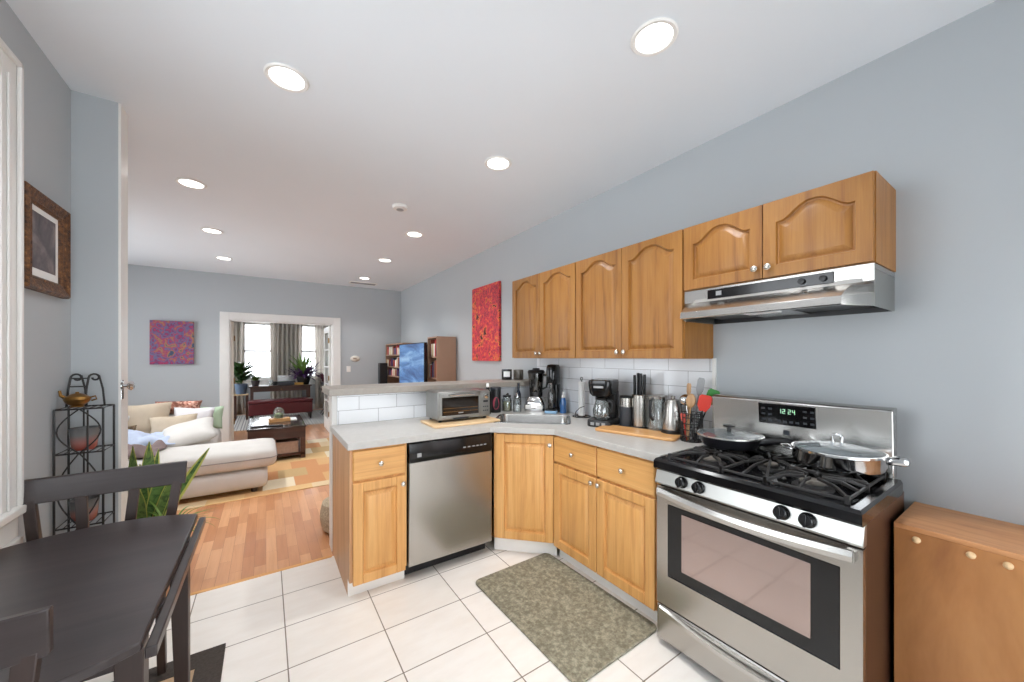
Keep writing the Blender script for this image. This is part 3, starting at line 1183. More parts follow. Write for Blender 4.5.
MB().box(W * 0.5 - 0.10, W * 0.5 + 0.10, -0.12, D - 0.02, 1.620, 1.640).build('lamp_housing', M['steel_h'], t, bevel=0.004)
MB().box(W * 0.5 - 0.07, W * 0.5 + 0.07, -0.10, 0.02, 1.614, 1.620).build('lamp_lens', M['white'], t, bevel=0.002)
cp = MB().box(0.13, 0.655, -0.0135, -0.009, 1.714, 1.762).build('control_strip', M['black_gloss'], t, bevel=0.002)
for x in (0.545, 0.62):
    k = MB().lathe([(0.013, 0), (0.012, 0.012), (0.0, 0.013)], n=18)
    k.xf(Matrix.Translation((x, -0.0135, 1.738)) @ Matrix.Rotation(R(90), 4, 'X'))
    k.build('dial', M['black'], cp)
MB().box(0.175, 0.203, -0.0148, -0.0132, 1.728, 1.751).build('maker_badge', M['grey_ceramic'], cp)

# ------------------------------------------------------------------ range
t = thing('gas_range', 'stainless steel gas range with black cooktop and oven window', 'stove', (1.607, 1.118, 0), R(-90))
W = 0.762
D = XR - 1.607 - 0.085
M['range_side'] = plain('brown_black_enamel', rgb(56, 34, 24), 0.3, var=0.25, vs=3)
MB().box(0.003, W - 0.003, 0.03, D - 0.02, 0.02, 0.858).build('body', M['range_side'], t)
mb = MB()
for x in (0.05, W - 0.05):
    for y in (0.08, D - 0.08):
        MB().cyl((x, y, 0), (x, y, 0.025), 0.018, n=12).build('levelling_foot', M['black'], t)
# cooktop
mb = MB()
mb.loops([[(x0, y0, z), (x1, y0, z), (x1, y1, z), (x0, y1, z)] for x0, x1, y0, y1, z in
          ((0.0, W, -0.012, D - 0.06, 0.858), (0.0, W, -0.022, D - 0.06, 0.868), (0.0, W, -0.022, D - 0.06, 0.900), (0.006, W - 0.006, -0.014, D - 0.06, 0.912),
           (0.03, W - 0.03, 0.012, D - 0.07, 0.912), (0.045, W - 0.045, 0.03, D - 0.08, 0.900))])
ct = mb.build('cooktop', M['black_gloss'], t, ang=25)
M['cap'] = plain('grey_enamel_cap', rgb(112, 106, 98), 0.5, var=0.15, vs=20)
BUR = [(0.185, 0.165), (0.185, 0.43), (W - 0.185, 0.165), (W - 0.185, 0.43), (W / 2, 0.30)]
for i, (x, y) in enumerate(BUR):
    r = (0.048, 0.036, 0.052, 0.040, 0.034)[i]
    b = MB().lathe([(r + 0.015, 0.9), (r + 0.012, 0.907), (r * 0.9, 0.909), (r * 0.88, 0.918), (0, 0.918)], (x, y, 0), 28).build('burner', M['iron'], t)
    MB().lathe([(r * 0.8, 0.918), (r * 0.82, 0.924), (r * 0.7, 0.928), (0, 0.929)], (x, y, 0), 28).build('burner_cap', M['cap'], b)
# grates: three side by side
for gi, (gx0, gx1, cs) in enumerate(((0.05, 0.295, [BUR[0], BUR[1]]), (0.298, 0.464, [BUR[4]]), (0.467, 0.712, [BUR[2], BUR[3]]))):
    g = MB()
    gy0, gy1 = 0.035, D - 0.09
    zt = 0.942
    th = 0.011
    cxm = (gx0 + gx1) / 2
    for (a, b) in (((gx0, gy0), (gx1, gy0)), ((gx0, gy1), (gx1, gy1)), ((gx0, gy0), (gx0, gy1)), ((gx1, gy0), (gx1, gy1))):
        g.bar((a[0], a[1], 0.9205), (b[0], b[1], 0.9205), 0.009, 0.010)
    for x in (gx0, gx1):
        for y in (gy0, (gy0 + gy1) / 2, gy1):
            g.bar((x, y, 0.901), (x, y, zt - 0.006), 0.014, 0.014, up=(0, 1, 0))
    if len(cs) == 2:
        g.bar((gx0, (gy0 + gy1) / 2, zt - 0.008), (gx1, (gy0 + gy1) / 2, zt - 0.008), th, 0.014)
    for (bx, by) in cs:
        R0 = 0.028
        ends = [(gx0, by), (gx1, by)]
        ylo = gy0 if by < (gy0 + gy1) / 2 or len(cs) == 1 else (gy0 + gy1) / 2
        yhi = gy1 if by > (gy0 + gy1) / 2 or len(cs) == 1 else (gy0 + gy1) / 2
        ends += [(bx, ylo), (bx, yhi), (gx0, ylo + 0.015), (gx1, ylo + 0.015), (gx0, yhi - 0.015), (gx1, yhi - 0.015)]
        for k, (ex, ey) in enumerate(ends):
            d = Vector((ex - bx, ey - by)).normalized()
            ip = (bx + d.x * R0, by + d.y * R0)
            g.bar((ex, ey, zt - 0.020), (ex * 0.55 + ip[0] * 0.45, ey * 0.55 + ip[1] * 0.45, zt), 0.009, 0.012)
            g.bar((ex * 0.55 + ip[0] * 0.45, ey * 0.55 + ip[1] * 0.45, zt), (ip[0], ip[1], zt), 0.009, 0.012)
    g.build('grate', M['iron'], t, bevel=0.002)
# control panel with knobs
mb = MB()
mb.prism([(0.0045, 0.857), (-0.0115, 0.797), (-0.0075, 0.788), (0.03, 0.788), (0.03, 0.857)], 0.0, W, 'x')
cp = mb.build('control_panel', M['steel_soft'], t, bevel=0.002)
for x, z in ((0.138, 0.826), (0.218, 0.826), (0.535, 0.826), (0.614, 0.826)):
    k = MB().lathe([(0.027, 0), (0.027, 0.004), (0.022, 0.006), (0.0215, 0.024), (0.018, 0.028), (0, 0.028)], n=28)
    k.box(-0.0045, 0.0045, -0.0225, 0.0225, 0.024, 0.034)
    k.xf(Matrix.Translation((x, -0.0045, z)) @ Matrix.Rotation(R(81), 4, 'X'))
    k.build('knob', M['black_gloss'], cp, bevel=0.0015)
# oven door
DZ0, DZ1 = 0.205, 0.778
WX0, WX1, WZa, WZb = 0.062, 0.702, 0.352, 0.700
d = MB()
fy = 0.0
for (x0, x1, z0, z1) in ((0.003, WX0, DZ0, DZ1), (WX1, W - 0.003, DZ0, DZ1), (WX0, WX1, DZ0, WZa), (WX0, WX1, WZb, DZ1)):
    d.box(x0, x1, fy, 0.03, z0, z1)
dr = d.build('oven_door', M['steel'], t)
og = MB()
og.loops([[(x0, y, z0), (x1, y, z0), (x1, y, z1), (x0, y, z1)] for x0, x1, z0, z1, y in
          ((WX0, WX1, WZa, WZb, 0.0005), (WX0 + 0.004, WX1 - 0.004, WZa + 0.004, WZb - 0.004, 0.004))], cap0=False)
og.build('window_border', M['black_gloss'], dr)
M['oven_glass'] = plain('mirror_tinted_oven_glass', rgb(176, 158, 152), 0.07, 0.8, var=0.03)
MB().box(0.132, 0.620, 0.0015, 0.0055, 0.405, 0.672).build('oven_window', M['oven_glass'], dr)
h = MB()
hp = []
for i in range(17):
    s = i / 16
    hp.append((0.022 + s * (W - 0.044), -0.022 - 0.030 * math.sin(PI * s), 0.752 - 0.012 * math.sin(PI * s) + 0.006))
loops = []
for p in hp:
    loops.append([(p[0], p[1] - 0.008, p[2] - 0.018), (p[0], p[1] + 0.006, p[2] - 0.018), (p[0], p[1] + 0.006, p[2] + 0.018), (p[0], p[1] - 0.004, p[2] + 0.018), (p[0], p[1] - 0.011, p[2])])
h.loops(loops)
for x in (0.03, W - 0.03):
    h.box(x - 0.012, x + 0.012, -0.026, 0.001, 0.740, 0.772)
h.build('handle', M['steel_h'], dr, ang=30)
# drawer
dw = MB()
dw.loops([[(0.003, y, 0.03), (W - 0.003, y, 0.03), (W - 0.003, y, 0.195), (0.003, y, 0.195)] for y in (0.03, 0.004)] +
         [[(0.008, 0, 0.035), (W - 0.008, 0, 0.035), (W - 0.008, 0, 0.190), (0.008, 0, 0.190)]])
dd = dw.build('warming_drawer', M['steel'], t, ang=15)
h = MB()
loops = []
for i in range(17):
    s = i / 16
    x, y, z = 0.02 + s * (W - 0.04), -0.006 - 0.030 * math.sin(PI * s), 0.178 - 0.012 * math.sin(PI * s)
    loops.append([(x, y, z - 0.010), (x, 0.002, z - 0.012), (x, 0.002, z + 0.012), (x, y, z + 0.006)])
h.loops(loops)
h.build('drawer_handle', M['steel_h'], dd, ang=30)
# backguard
mb = MB()
mb.prism([(D - 0.06, 0.905), (D - 0.055, 0.955), (D - 0.075, 1.185), (D - 0.06, 1.196), (D, 1.196), (D, 0.905)], 0.008, W - 0.026, 'x')
bg = mb.build('backguard', M['steel_h'], t, bevel=0.004)
tilt = Matrix.Translation((0.018, D - 0.0655, 1.07)) @ Matrix.Rotation(R(5), 4, 'X')
MB().box(0.228, 0.466, -0.0028, 0.002, 0.002, 0.104).xf(tilt).build('display_panel', M['black_gloss'], bg, bevel=0.002)
KEYS = [(0.243 + i * 0.03, 0.016, 0.018 + j * 0.028) for i in range(2) for j in range(3)] + [(0.418 + i * 0.028, 0.014, 0.018 + j * 0.028) for i in range(2) for j in range(3)] + [(0.312 + i * 0.025, 0.014, 0.016) for i in range(4)]
for x, w_, z in KEYS:
    MB().box(x, x + w_, -0.0042, -0.002, z, z + 0.009).xf(tilt).build('touch_key', M['charcoal'], bg)
SEG = {'0': 'abcdef', '1': 'bc', '2': 'abged', '3': 'abgcd', '4': 'fgbc', '5': 'afgcd', '6': 'afgedc', '7': 'abc', '8': 'abcdefg', '9': 'abcdfg'}
mb = MB()


def seg7(mb, ch, x, z, w, h):
    t_ = w * 0.17
    for s in SEG[ch]:
        r = {'a': (0, w, h - t_, h), 'd': (0, w, 0, t_), 'g': (0, w, h / 2 - t_ / 2, h / 2 + t_ / 2), 'f': (0, t_, h / 2, h), 'e': (0, t_, 0, h / 2),
             'b': (w - t_, w, h / 2, h), 'c': (w - t_, w, 0, h / 2)}[s]
        mb.box(x + r[0], x + r[1], -0.0042, -0.003, z + r[2], z + r[3])


for i, ch in enumerate('1224'):
    seg7(mb, ch, 0.318 + i * 0.017 + (0.006 if i > 1 else 0), 0.060, 0.011, 0.022)
mb.xf(tilt).build('clock_digits', M['display_green'], bg)
MB().box(0.336, 0.360, -0.003, 0.002, -0.045, -0.022).xf(tilt).build('maker_badge', M['charcoal'], bg)


# ------------------------------------------------------------------ pans on the range
def arc_pts(c, r, a0, a1, n, z):
    return [(c[0] + r * math.cos(R(a0 + (a1 - a0) * i / n)), c[1] + r * math.sin(R(a0 + (a1 - a0) * i / n)), z) for i in range(n + 1)]


GZ = 0.949
t = thing('skillet', 'black skillet with glass lid on the back left burner', 'pan', (1.985, 0.955, GZ))
t.scale = (1.04, 1.04, 1.12)
M['nonstick'] = plain('black_nonstick', rgb(38, 38, 42), 0.3, var=0.15)
MB().lathe([(0, 0), (0.108, 0), (0.118, 0.006), (0.142, 0.046), (0.147, 0.050), (0.143, 0.052), (0.138, 0.047), (0.114, 0.010), (0, 0.008)], n=44).build('pan_body', M['nonstick'], t)
MB().tube([(0.0, -0.125, 0.036), (0.018, -0.155, 0.044), (0.050, -0.20, 0.052), (0.078, -0.235, 0.050)], [0.013, 0.015, 0.018, 0.013], 12).build('handle', M['black'], t)
l = MB().lathe([(0.144, 0.051), (0.144, 0.055), (0.12, 0.060), (0.07, 0.066), (0.03, 0.068), (0.0, 0.068)], n=44).build('lid', M['lid_glass'], t)
MB().lathe([(0.1465, 0.050), (0.1465, 0.0565), (0.141, 0.0575), (0.139, 0.053)], n=44).build('lid_rim', M['steel_h'], l)
MB().lathe([(0.010, 0.067), (0.008, 0.086), (0.026, 0.090), (0.027, 0.097), (0.0, 0.100)], n=22).build('lid_knob', M['black'], l)
fd = MB()
for i in range(9):
    a = i * 2.4
    fd.ball((-0.05 + 0.025 * math.cos(a), 0.06 + 0.022 * math.sin(a), 0.020 + 0.004 * (i % 3)), 0.012, 0.012, 0.010, 8, 6)
fo = fd.build('cooked_tomatoes', plain('red_sauce', rgb(140, 34, 30), 0.3, var=0.3))
fo.location = (1.985, 0.965, GZ)
tag(fo, 'small red pieces of food inside the black skillet', 'food', kind='stuff')

t = thing('saute_pan', 'shiny stainless steel saute pan with domed lid on the right burners', 'pan', (2.005, 0.53, GZ))
MB().lathe([(0, 0), (0.132, 0), (0.145, 0.006), (0.150, 0.02), (0.152, 0.058), (0.155, 0.062), (0.150, 0.064), (0.147, 0.058), (0.142, 0.012), (0, 0.008)], n=48).build('pan_body', M['chrome'], t)
hnd = MB()
hp = [(0.020, -0.140, 0.048), (0.024, -0.158, 0.054), (0.030, -0.185, 0.060), (0.034, -0.212, 0.056)]
lo_ = []
for p, w, hh in zip(hp, (0.022, 0.023, 0.027, 0.024), (0.012, 0.016, 0.021, 0.017)):
    lo_.append([(p[0] + w, p[1], p[2] - hh), (p[0] + w, p[1], p[2] + hh * 0.6), (p[0], p[1], p[2] + hh), (p[0] - w, p[1], p[2] + hh * 0.6), (p[0] - w, p[1], p[2] - hh), (p[0], p[1], p[2] - hh * 1.2)])
hnd.loops(lo_)
hnd.build('handle', M['chrome'], t, sub=1)
MB().tube([(-0.06, 0.14, 0.05), (-0.075, 0.165, 0.056), (-0.045, 0.185, 0.058), (-0.01, 0.172, 0.056), (-0.015, 0.150, 0.05)], 0.005, 8).build('helper_handle', M['chrome'], t)
l = MB().lathe([(0.150, 0.063), (0.150, 0.067), (0.125, 0.079), (0.07, 0.090), (0.03, 0.094), (0.0, 0.094)], n=48).build('lid', M['lid_glass'], t)
MB().lathe([(0.1545, 0.062), (0.1545, 0.070), (0.147, 0.071), (0.145, 0.066)], n=48).build('lid_rim', M['chrome'], l)
MB().tube([(0, -0.014, 0.094), (0, -0.017, 0.122), (0, -0.012, 0.130), (0, 0.012, 0.130), (0, 0.017, 0.122), (0, 0.014, 0.094)], 0.006, 10).build('lid_loop', M['chrome'], l)

# ------------------------------------------------------------------ plywood cabinet right of the range
t = thing('plywood_chest', 'brown plywood chest against the wall right of the stove', 'cabinet', (1.925, -0.882, 0))
MB().box(0.0, XR - 1.927, 0, 1.228, 0.782, 0.80).build('top_board', M['ply_top'], t, bevel=0.002)
MB().box(0.001, 0.019, 0.001, 1.227, 0, 0.782).build('front_board', M['ply'], t)
MB().box(0.019, XR - 1.929, 1.209, 1.227, 0, 0.782).box(0.019, XR - 1.929, 0.001, 0.019, 0, 0.782).build('side_board', M['ply'], t)
for y in (0.289, 0.167, 0.094):
    k = MB().lathe([(0.011, 0), (0.011, 0.006), (0.006, 0.011), (0, 0.012)], n=16)
    k.xf(Matrix.Translation((0.001, y + 0.882, 0.756)) @ Matrix.Rotation(R(-90), 4, 'Y'))
    k.build('dowel_plug', M['board_pale'], t)

# ------------------------------------------------------------------ mats
mb = MB()
mb.prism(rrect(0, 0, 0.60, 0.90, 0.04, 0), 0, 0.012)
o = mb.build('kitchen_mat', M['mat'], bevel=0.005)
o.location = (1.385, 1.60, 0.001)
o.rotation_euler = (0, 0, R(1.2))
tag(o, 'mottled sage grey cushioned mat on tiles before the cabinets', 'mat')
t = thing('dark_bordered_mat', 'dark bordered floor mat with tan centre beside the table leg', 'mat', (-0.50, 1.90, 0.001))
mb = MB()
mb.box(-0.42, 0.337, 0.262, 0.372, 0, 0.010).box(0.235, 0.337, -0.5, 0.262, 0, 0.010).box(-0.42, -0.32, -0.5, 0.262, 0, 0.010)
mb.build('mat_border', plain('dark_woven_border', rgb(66, 58, 52), 0.9, var=0.25, vs=90, bump=0.4, bs=180), t)
MB().box(-0.32, 0.235, -0.5, 0.262, 0, 0.007).build('mat_centre', plain('tan_woven_centre', rgb(190, 160, 128), 0.9, var=0.1, vs=30, bump=0.3, bs=180), t)


# ------------------------------------------------------------------ things on the worktop
CT = 0.914
# toaster oven on pale board
o = MB().prism(rrect(0, 0, 0.535, 0.31, 0.02, 0), 0, 0.016).build('cutting_board', M['board_pale'], bevel=0.004)
o.location = (1.232, 2.545, CT + 0.0005)
o.rotation_euler = (0, 0, R(-1))
tag(o, 'pale maple cutting board under the toaster oven', 'cutting board')
t = thing('toaster_oven', 'silver countertop toaster oven on a pale cutting board', 'toaster oven', (1.03, 2.505, CT + 0.017))
TW, TD, TH = 0.435, 0.235, 0.222
mb = MB()
mb.prism([(0, 0.016), (TW, 0.016), (TW, TH - 0.01), (TW - 0.01, TH), (0.01, TH), (0, TH - 0.01)], 0.0, TD, 'y')
mb.build('casing', M['toaster'], t, bevel=0.004)
mb = MB()
for x in (0.03, TW - 0.03):
    for y in (0.03, TD - 0.03):
        mb.cyl((x, y, 0), (x, y, 0.018), 0.012, n=12)
mb.build('foot', M['black'], t)
fr = MB()
fr.box(0.012, 0.345, -0.012, 0, 0.030, 0.048).box(0.012, 0.345, -0.012, 0, 0.180, 0.210).box(0.012, 0.030, -0.012, 0, 0.048, 0.180).box(0.330, 0.345, -0.012, 0, 0.048, 0.180)
dr = fr.build('door', M['toaster'], t, bevel=0.002)
MB().box(0.030, 0.330, -0.009, -0.003, 0.048, 0.180).build('door_glass', plain('dark_oven_glass', rgb(30, 24, 20), 0.08, var=0.3), dr)
mb = MB()
mb.tube([(0.08, -0.012, 0.196), (0.08, -0.036, 0.198), (0.275, -0.036, 0.198), (0.275, -0.012, 0.196)], 0.006, 10)
mb.build('handle', M['chrome'], dr)
mb = MB()
for z in (0.075, 0.10):
    mb.tube([(0.04, -0.0105, z), (0.32, -0.0105, z)], 0.0016, 6)
mb.build('rack', M['brass'], dr)
MB().box(0.16, 0.20, -0.0105, -0.0085, 0.060, 0.068).build('maker_badge', M['grey_ceramic'], dr)
MB().box(0.12, 0.24, -0.02, 0, 0.018, 0.030).build('crumb_tray', M['black'], t, bevel=0.002)
cp = MB().box(0.348, 0.430, -0.010, 0, 0.026, 0.214).build('control_panel', M['toaster'], t, bevel=0.003)
for z in (0.176,):
    k = MB().lathe([(0.021, 0), (0.019, 0.016), (0, 0.017)], n=20)
    k.xf(Matrix.Translation((0.389, -0.010, z)) @ Matrix.Rotation(R(90), 4, 'X'))
    k.build('dial', M['chrome'], cp)
MB().box(0.370, 0.410, -0.0115, -0.0095, 0.128, 0.143).build('display', M['black'], cp)
mb = MB()
for i in range(3):
    for j in range(2):
        mb.box(0.368 + i * 0.017, 0.379 + i * 0.017, -0.0115, -0.0095, 0.06 + j * 0.03, 0.068 + j * 0.03)
mb.build('button', M['charcoal'], cp)

# small bottles behind the sink
t = thing('dark_bottle', 'slim black bottle with white cap beside the toaster oven', 'bottle', (1.615, 2.80, CT))
MB().lathe([(0, 0), (0.028, 0), (0.030, 0.01), (0.030, 0.17), (0.024, 0.195), (0.012, 0.212), (0.012, 0.235), (0, 0.235)], n=24).build('bottle_body', M['black_gloss'], t)
MB().lathe([(0.014, 0.232), (0.014, 0.258), (0.009, 0.266), (0, 0.266)], n=18).build('cap', M['white'], t)
t = thing('dark_canister', 'black canister with pink oval label behind the sink', 'canister', (1.715, 2.83, CT))
MB().lathe([(0, 0), (0.045, 0), (0.047, 0.01), (0.047, 0.205), (0, 0.205)], n=28).build('canister_body', M['black'], t)
MB().lathe([(0.048, 0.205), (0.048, 0.222), (0.044, 0.226), (0, 0.226)], n=28).build('lid', M['charcoal'], t)
lb = MB()
lb.loops([[(0.030 * math.cos(2 * PI * k / 24) * s, 0, 0.085 + 0.055 * math.sin(2 * PI * k / 24) * s) for k in range(24)] for s in (1.0,)], cap0=False)
vs = []
for (x, y, z) in lb.v:
    a = -PI / 2 - 0.45 + x / 0.048
    vs.append((0.0485 * math.cos(a), 0.0485 * math.sin(a), z))
lb.v = vs
lb.build('label', plain('pink_label', rgb(172, 66, 84), 0.6, var=0.15), t, fix=False)
t = thing('leafy_jar', 'glass jar of pale green and tan contents behind the sink', 'jar', (1.835, 2.83, CT))
MB().lathe([(0, 0), (0.043, 0), (0.046, 0.01), (0.046, 0.10), (0.036, 0.122), (0.036, 0.132), (0.034, 0.132), (0.034, 0.121), (0.043, 0.10), (0.043, 0.006), (0, 0.006)], n=26).build('jar_body', M['jar_glass'], t)
MB().lathe([(0, 0.008), (0.041, 0.008), (0.041, 0.085), (0, 0.09)], n=22).build('contents', plain('pickled_greens', rgb(168, 164, 104), 0.6, var=0.35, vs=40), t)
MB().lathe([(0.038, 0.130), (0.038, 0.146), (0, 0.148)], n=24).build('lid', M['black'], t)
MB().tube([(0.0, -0.02, 0.146), (0.0, -0.02, 0.162), (-0.012, -0.035, 0.165), (-0.035, -0.05, 0.158)], 0.006, 8).build('spout', M['black'], t)
t = thing('clear_jar', 'small clear glass soap jar with silver pump behind the sink', 'jar', (1.885, 2.735, CT))
MB().lathe([(0, 0), (0.036, 0), (0.038, 0.01), (0.038, 0.105), (0.024, 0.125), (0.022, 0.135), (0.0205, 0.135), (0.022, 0.122), (0.036, 0.104), (0.036, 0.006), (0, 0.006)], n=26).build('jar_body', M['jar_glass'], t)
MB().lathe([(0, 0.008), (0.034, 0.008), (0.034, 0.06), (0, 0.06)], n=22).build('contents', M['paper'], t)
MB().lathe([(0.024, 0.133), (0.024, 0.148), (0.006, 0.15), (0.006, 0.172), (0, 0.172)], n=20).tube([(0, 0, 0.170), (-0.03, -0.03, 0.172), (-0.036, -0.036, 0.162)], 0.006, 8).build('pump', M['chrome'], t)
t = thing('slim_bottle', 'tall slim dark bottle between clear jar and chrome blender', 'bottle', (1.985, 2.86, CT))
MB().lathe([(0, 0), (0.024, 0), (0.025, 0.01), (0.025, 0.15), (0.011, 0.185), (0.011, 0.235), (0.013, 0.236), (0.013, 0.25), (0, 0.25)], n=22).build('bottle_body', plain('navy_glass', rgb(28, 32, 44), 0.12), t)
MB().lathe([(0.0255, 0.05), (0.0258, 0.051), (0.0258, 0.12), (0.0255, 0.121)], n=22).build('label', M['charcoal'], t)

t = thing('blender', 'black and chrome countertop blender behind the sink', 'blender', (2.08, 2.71, CT), R(-52))
t.scale = (1.0, 1.0, 1.04)
mb = MB()
L = []
for w, d, z in ((0.19, 0.17, 0), (0.195, 0.175, 0.012), (0.19, 0.17, 0.06), (0.145, 0.14, 0.115), (0.12, 0.12, 0.128)):
    L.append([(p[0], p[1], z) for p in rrect(0, 0, w, d, 0.03, 0)])
mb.loops(L)
bs = mb.build('base', M['chrome'], t)
for x in (-0.05, 0.05):
    MB().box(x - 0.03, x + 0.03, -0.089, -0.074, 0.022, 0.058).build('control_pad', M['white'], bs, bevel=0.004)
mb = MB()
mb.lathe([(0.052, 0.128), (0.058, 0.150), (0.062, 0.19), (0.074, 0.335), (0.070, 0.335), (0.056, 0.19), (0.05, 0.14), (0, 0.14)], n=28)
mb.build('jug', M['smoke_glass'], t)
MB().lathe([(0.058, 0.126), (0.060, 0.165), (0.052, 0.178), (0, 0.178)], n=28).build('blade_collar', M['black'], t)
MB().tube([(0.062, 0, 0.32), (0.105, 0, 0.315), (0.112, 0, 0.29), (0.098, 0, 0.21), (0.062, 0, 0.195)], 0.010, 10).build('handle', M['black'], t)
MB().lathe([(0.077, 0.333), (0.080, 0.345), (0.070, 0.362), (0.035, 0.364), (0.032, 0.378), (0, 0.38)], n=28).build('lid', M['black'], t)

t = thing('soda_maker', 'tall black soda maker beside the blender', 'soda maker', (2.150, 2.55, CT), R(-62))
t.scale = (0.88, 0.88, 1.0)
mb = MB()
L = []
for w, d, z in ((0.115, 0.19, 0), (0.12, 0.195, 0.01), (0.12, 0.195, 0.030), (0.115, 0.185, 0.034)):
    L.append([(p[0], p[1], z) for p in rrect(0, -0.01, w, d, 0.045, 0)])
mb.loops(L).build('base', M['black'], t)
mb = MB()
L = []
for w, d, z in ((0.105, 0.085, 0.03), (0.108, 0.09, 0.25)):
    L.append([(p[0], p[1] + 0.045, z) for p in rrect(0, 0, w, d, 0.035, 0)])
mb.loops(L).build('column', M['black_gloss'], t)
mb = MB()
L = []
for w, d, y, z in ((0.108, 0.165, 0.008, 0.25), (0.116, 0.175, 0.004, 0.275), (0.116, 0.172, 0.004, 0.40), (0.10, 0.15, 0.006, 0.424), (0.06, 0.09, 0.01, 0.430)):
    L.append([(p[0], p[1] + y, z) for p in rrect(0, 0, w, d, min(w, d) * 0.45, 0)])
mb.loops(L).build('head', M['black_gloss'], t)
MB().lathe([(0, 0.034), (0.034, 0.034), (0.037, 0.045), (0.037, 0.16), (0.026, 0.20), (0.016, 0.225), (0.016, 0.25), (0, 0.25)], (0, -0.045, 0), 22).build('bottle', M['smoke_glass'], t)
MB().box(-0.02, 0.02, -0.083, -0.078, 0.255, 0.262).build('lever', M['chrome'], t)

t = thing('soap_bottle', 'blue dish soap bottle with white nozzle right of the sink', 'bottle', (2.185, 2.455, CT))
MB().lathe([(0, 0), (0.026, 0), (0.029, 0.012), (0.028, 0.10), (0.020, 0.135), (0, 0.137)], n=24).build('bottle_body', M['blue_liquid'], t)
MB().lathe([(0.017, 0.135), (0.017, 0.156), (0.008, 0.160), (0.007, 0.19), (0, 0.19)], n=18).tube([(0, 0, 0.186), (-0.02, -0.02, 0.19), (-0.032, -0.032, 0.184)], 0.006, 8).build('pump', M['white'], t)
o = MB().prism(rrect(0, 0, 0.11, 0.07, 0.015, 0), 0, 0.022).build('sponge', plain('blue_sponge', rgb(140, 176, 206), 0.9, var=0.1, bump=0.5, bs=160), bevel=0.006)
o.location = (2.085, 2.50, CT + 0.0005)
o.rotation_euler = (0, 0, R(-50))
tag(o, 'pale blue sponge between the soda maker and sink rim', 'sponge')

t = thing('paper_towel_holder', 'black wire holder with thin white paper roll against the tile', 'paper towel holder', (2.175, 2.215, CT))
mb = MB()
mb.tube(arc_pts((0, 0), 0.072, 0, 360, 24, 0.005)[:-1], 0.004, 6, closed=True)
mb.bar((-0.07, 0, 0.005), (0.07, 0, 0.005), 0.006, 0.005).bar((0, -0.07, 0.005), (0, 0.07, 0.005), 0.006, 0.005)
mb.tube([(0, 0, 0.004), (0, 0, 0.305)], 0.004, 8)
mb.tube([(0.012 * math.sin(a), 0, 0.316 - 0.012 * math.cos(a)) for a in [2 * PI * i / 14 for i in range(14)]], 0.0035, 6, closed=True)
mb.tube([(-0.07, 0, 0.006), (-0.085, -0.02, 0.05), (-0.07, -0.05, 0.085), (-0.03, -0.06, 0.095)], 0.003, 6)
mb.build('wire_frame', M['wire'], t)
MB().lathe([(0.009, 0.012), (0.027, 0.012), (0.027, 0.290), (0.009, 0.290)], n=26).build('paper_roll', M['paper'], t)

# coffee maker
t = thing('coffee_maker', 'black drip coffee maker with glass carafe near the tile wall', 'coffee maker', (2.05, 1.862, CT), R(-66))
mb = MB()
L = []
for w, d, y, z in ((0.17, 0.24, 0, 0.0), (0.175, 0.245, 0, 0.008), (0.175, 0.245, 0, 0.040), (0.165, 0.235, 0, 0.048)):
    L.append([(p[0], p[1] + y, z) for p in rrect(0, 0, w, d, 0.03, 0)])
bs = mb.loops(L).build('base', M['black'], t)
mb = MB()
for i in range(3):
    mb.box(-0.055 + 0.04 * i, -0.03 + 0.04 * i, -0.1245, -0.122, 0.012, 0.032)
mb.build('button', M['grey_ceramic'], bs)
MB().box(-0.08, 0.08, 0.035, 0.115, 0.046, 0.25).build('water_tank', M['black'], t, bevel=0.012)
mb = MB()
L = []
for w, d, y, z in ((0.13, 0.16, -0.02, 0.215), (0.165, 0.215, 0.005, 0.235), (0.172, 0.235, 0.0, 0.31), (0.165, 0.23, 0.0, 0.328), (0.14, 0.20, 0.0, 0.333)):
    L.append([(p[0], p[1] + y, z) for p in rrect(0, 0, w, d, 0.04, 0)])
hd = mb.loops(L).build('brew_head', M['black_gloss'], t)
MB().box(-0.035, 0.035, -0.1185, -0.115, 0.275, 0.290).build('maker_badge', M['grey_ceramic'], hd)
ca = MB().lathe([(0, 0.050), (0.052, 0.050), (0.064, 0.072), (0.064, 0.115), (0.048, 0.165), (0.042, 0.188), (0.039, 0.188), (0.045, 0.163), (0.061, 0.113), (0.061, 0.073), (0, 0.054)], (0, -0.04, 0), 28).build('carafe', M['jar_glass'], t)
MB().lathe([(0.044, 0.186), (0.046, 0.200), (0.03, 0.208), (0, 0.208)], (0, -0.04, 0), 24).build('carafe_lid', M['black'], ca)
MB().tube([(0.040, -0.055, 0.188), (0.085, -0.08, 0.185), (0.098, -0.085, 0.165), (0.092, -0.082, 0.115), (0.062, -0.06, 0.092)], 0.009, 8).build('carafe_handle', M['black'], ca)

t = thing('coffee_grinder', 'charcoal canister grinder with steel collar beside coffee maker', 'coffee grinder', (2.115, 1.715, CT))
MB().lathe([(0, 0), (0.044, 0), (0.045, 0.006), (0.044, 0.145), (0, 0.147)], n=28).build('grinder_body', M['charcoal'], t)
MB().lathe([(0.043, 0.145), (0.043, 0.208), (0, 0.208)], n=28).build('steel_collar', M['steel'], t)
MB().lathe([(0.044, 0.207), (0.044, 0.217), (0.039, 0.222), (0, 0.222)], n=28).build('lid', M['black'], t)

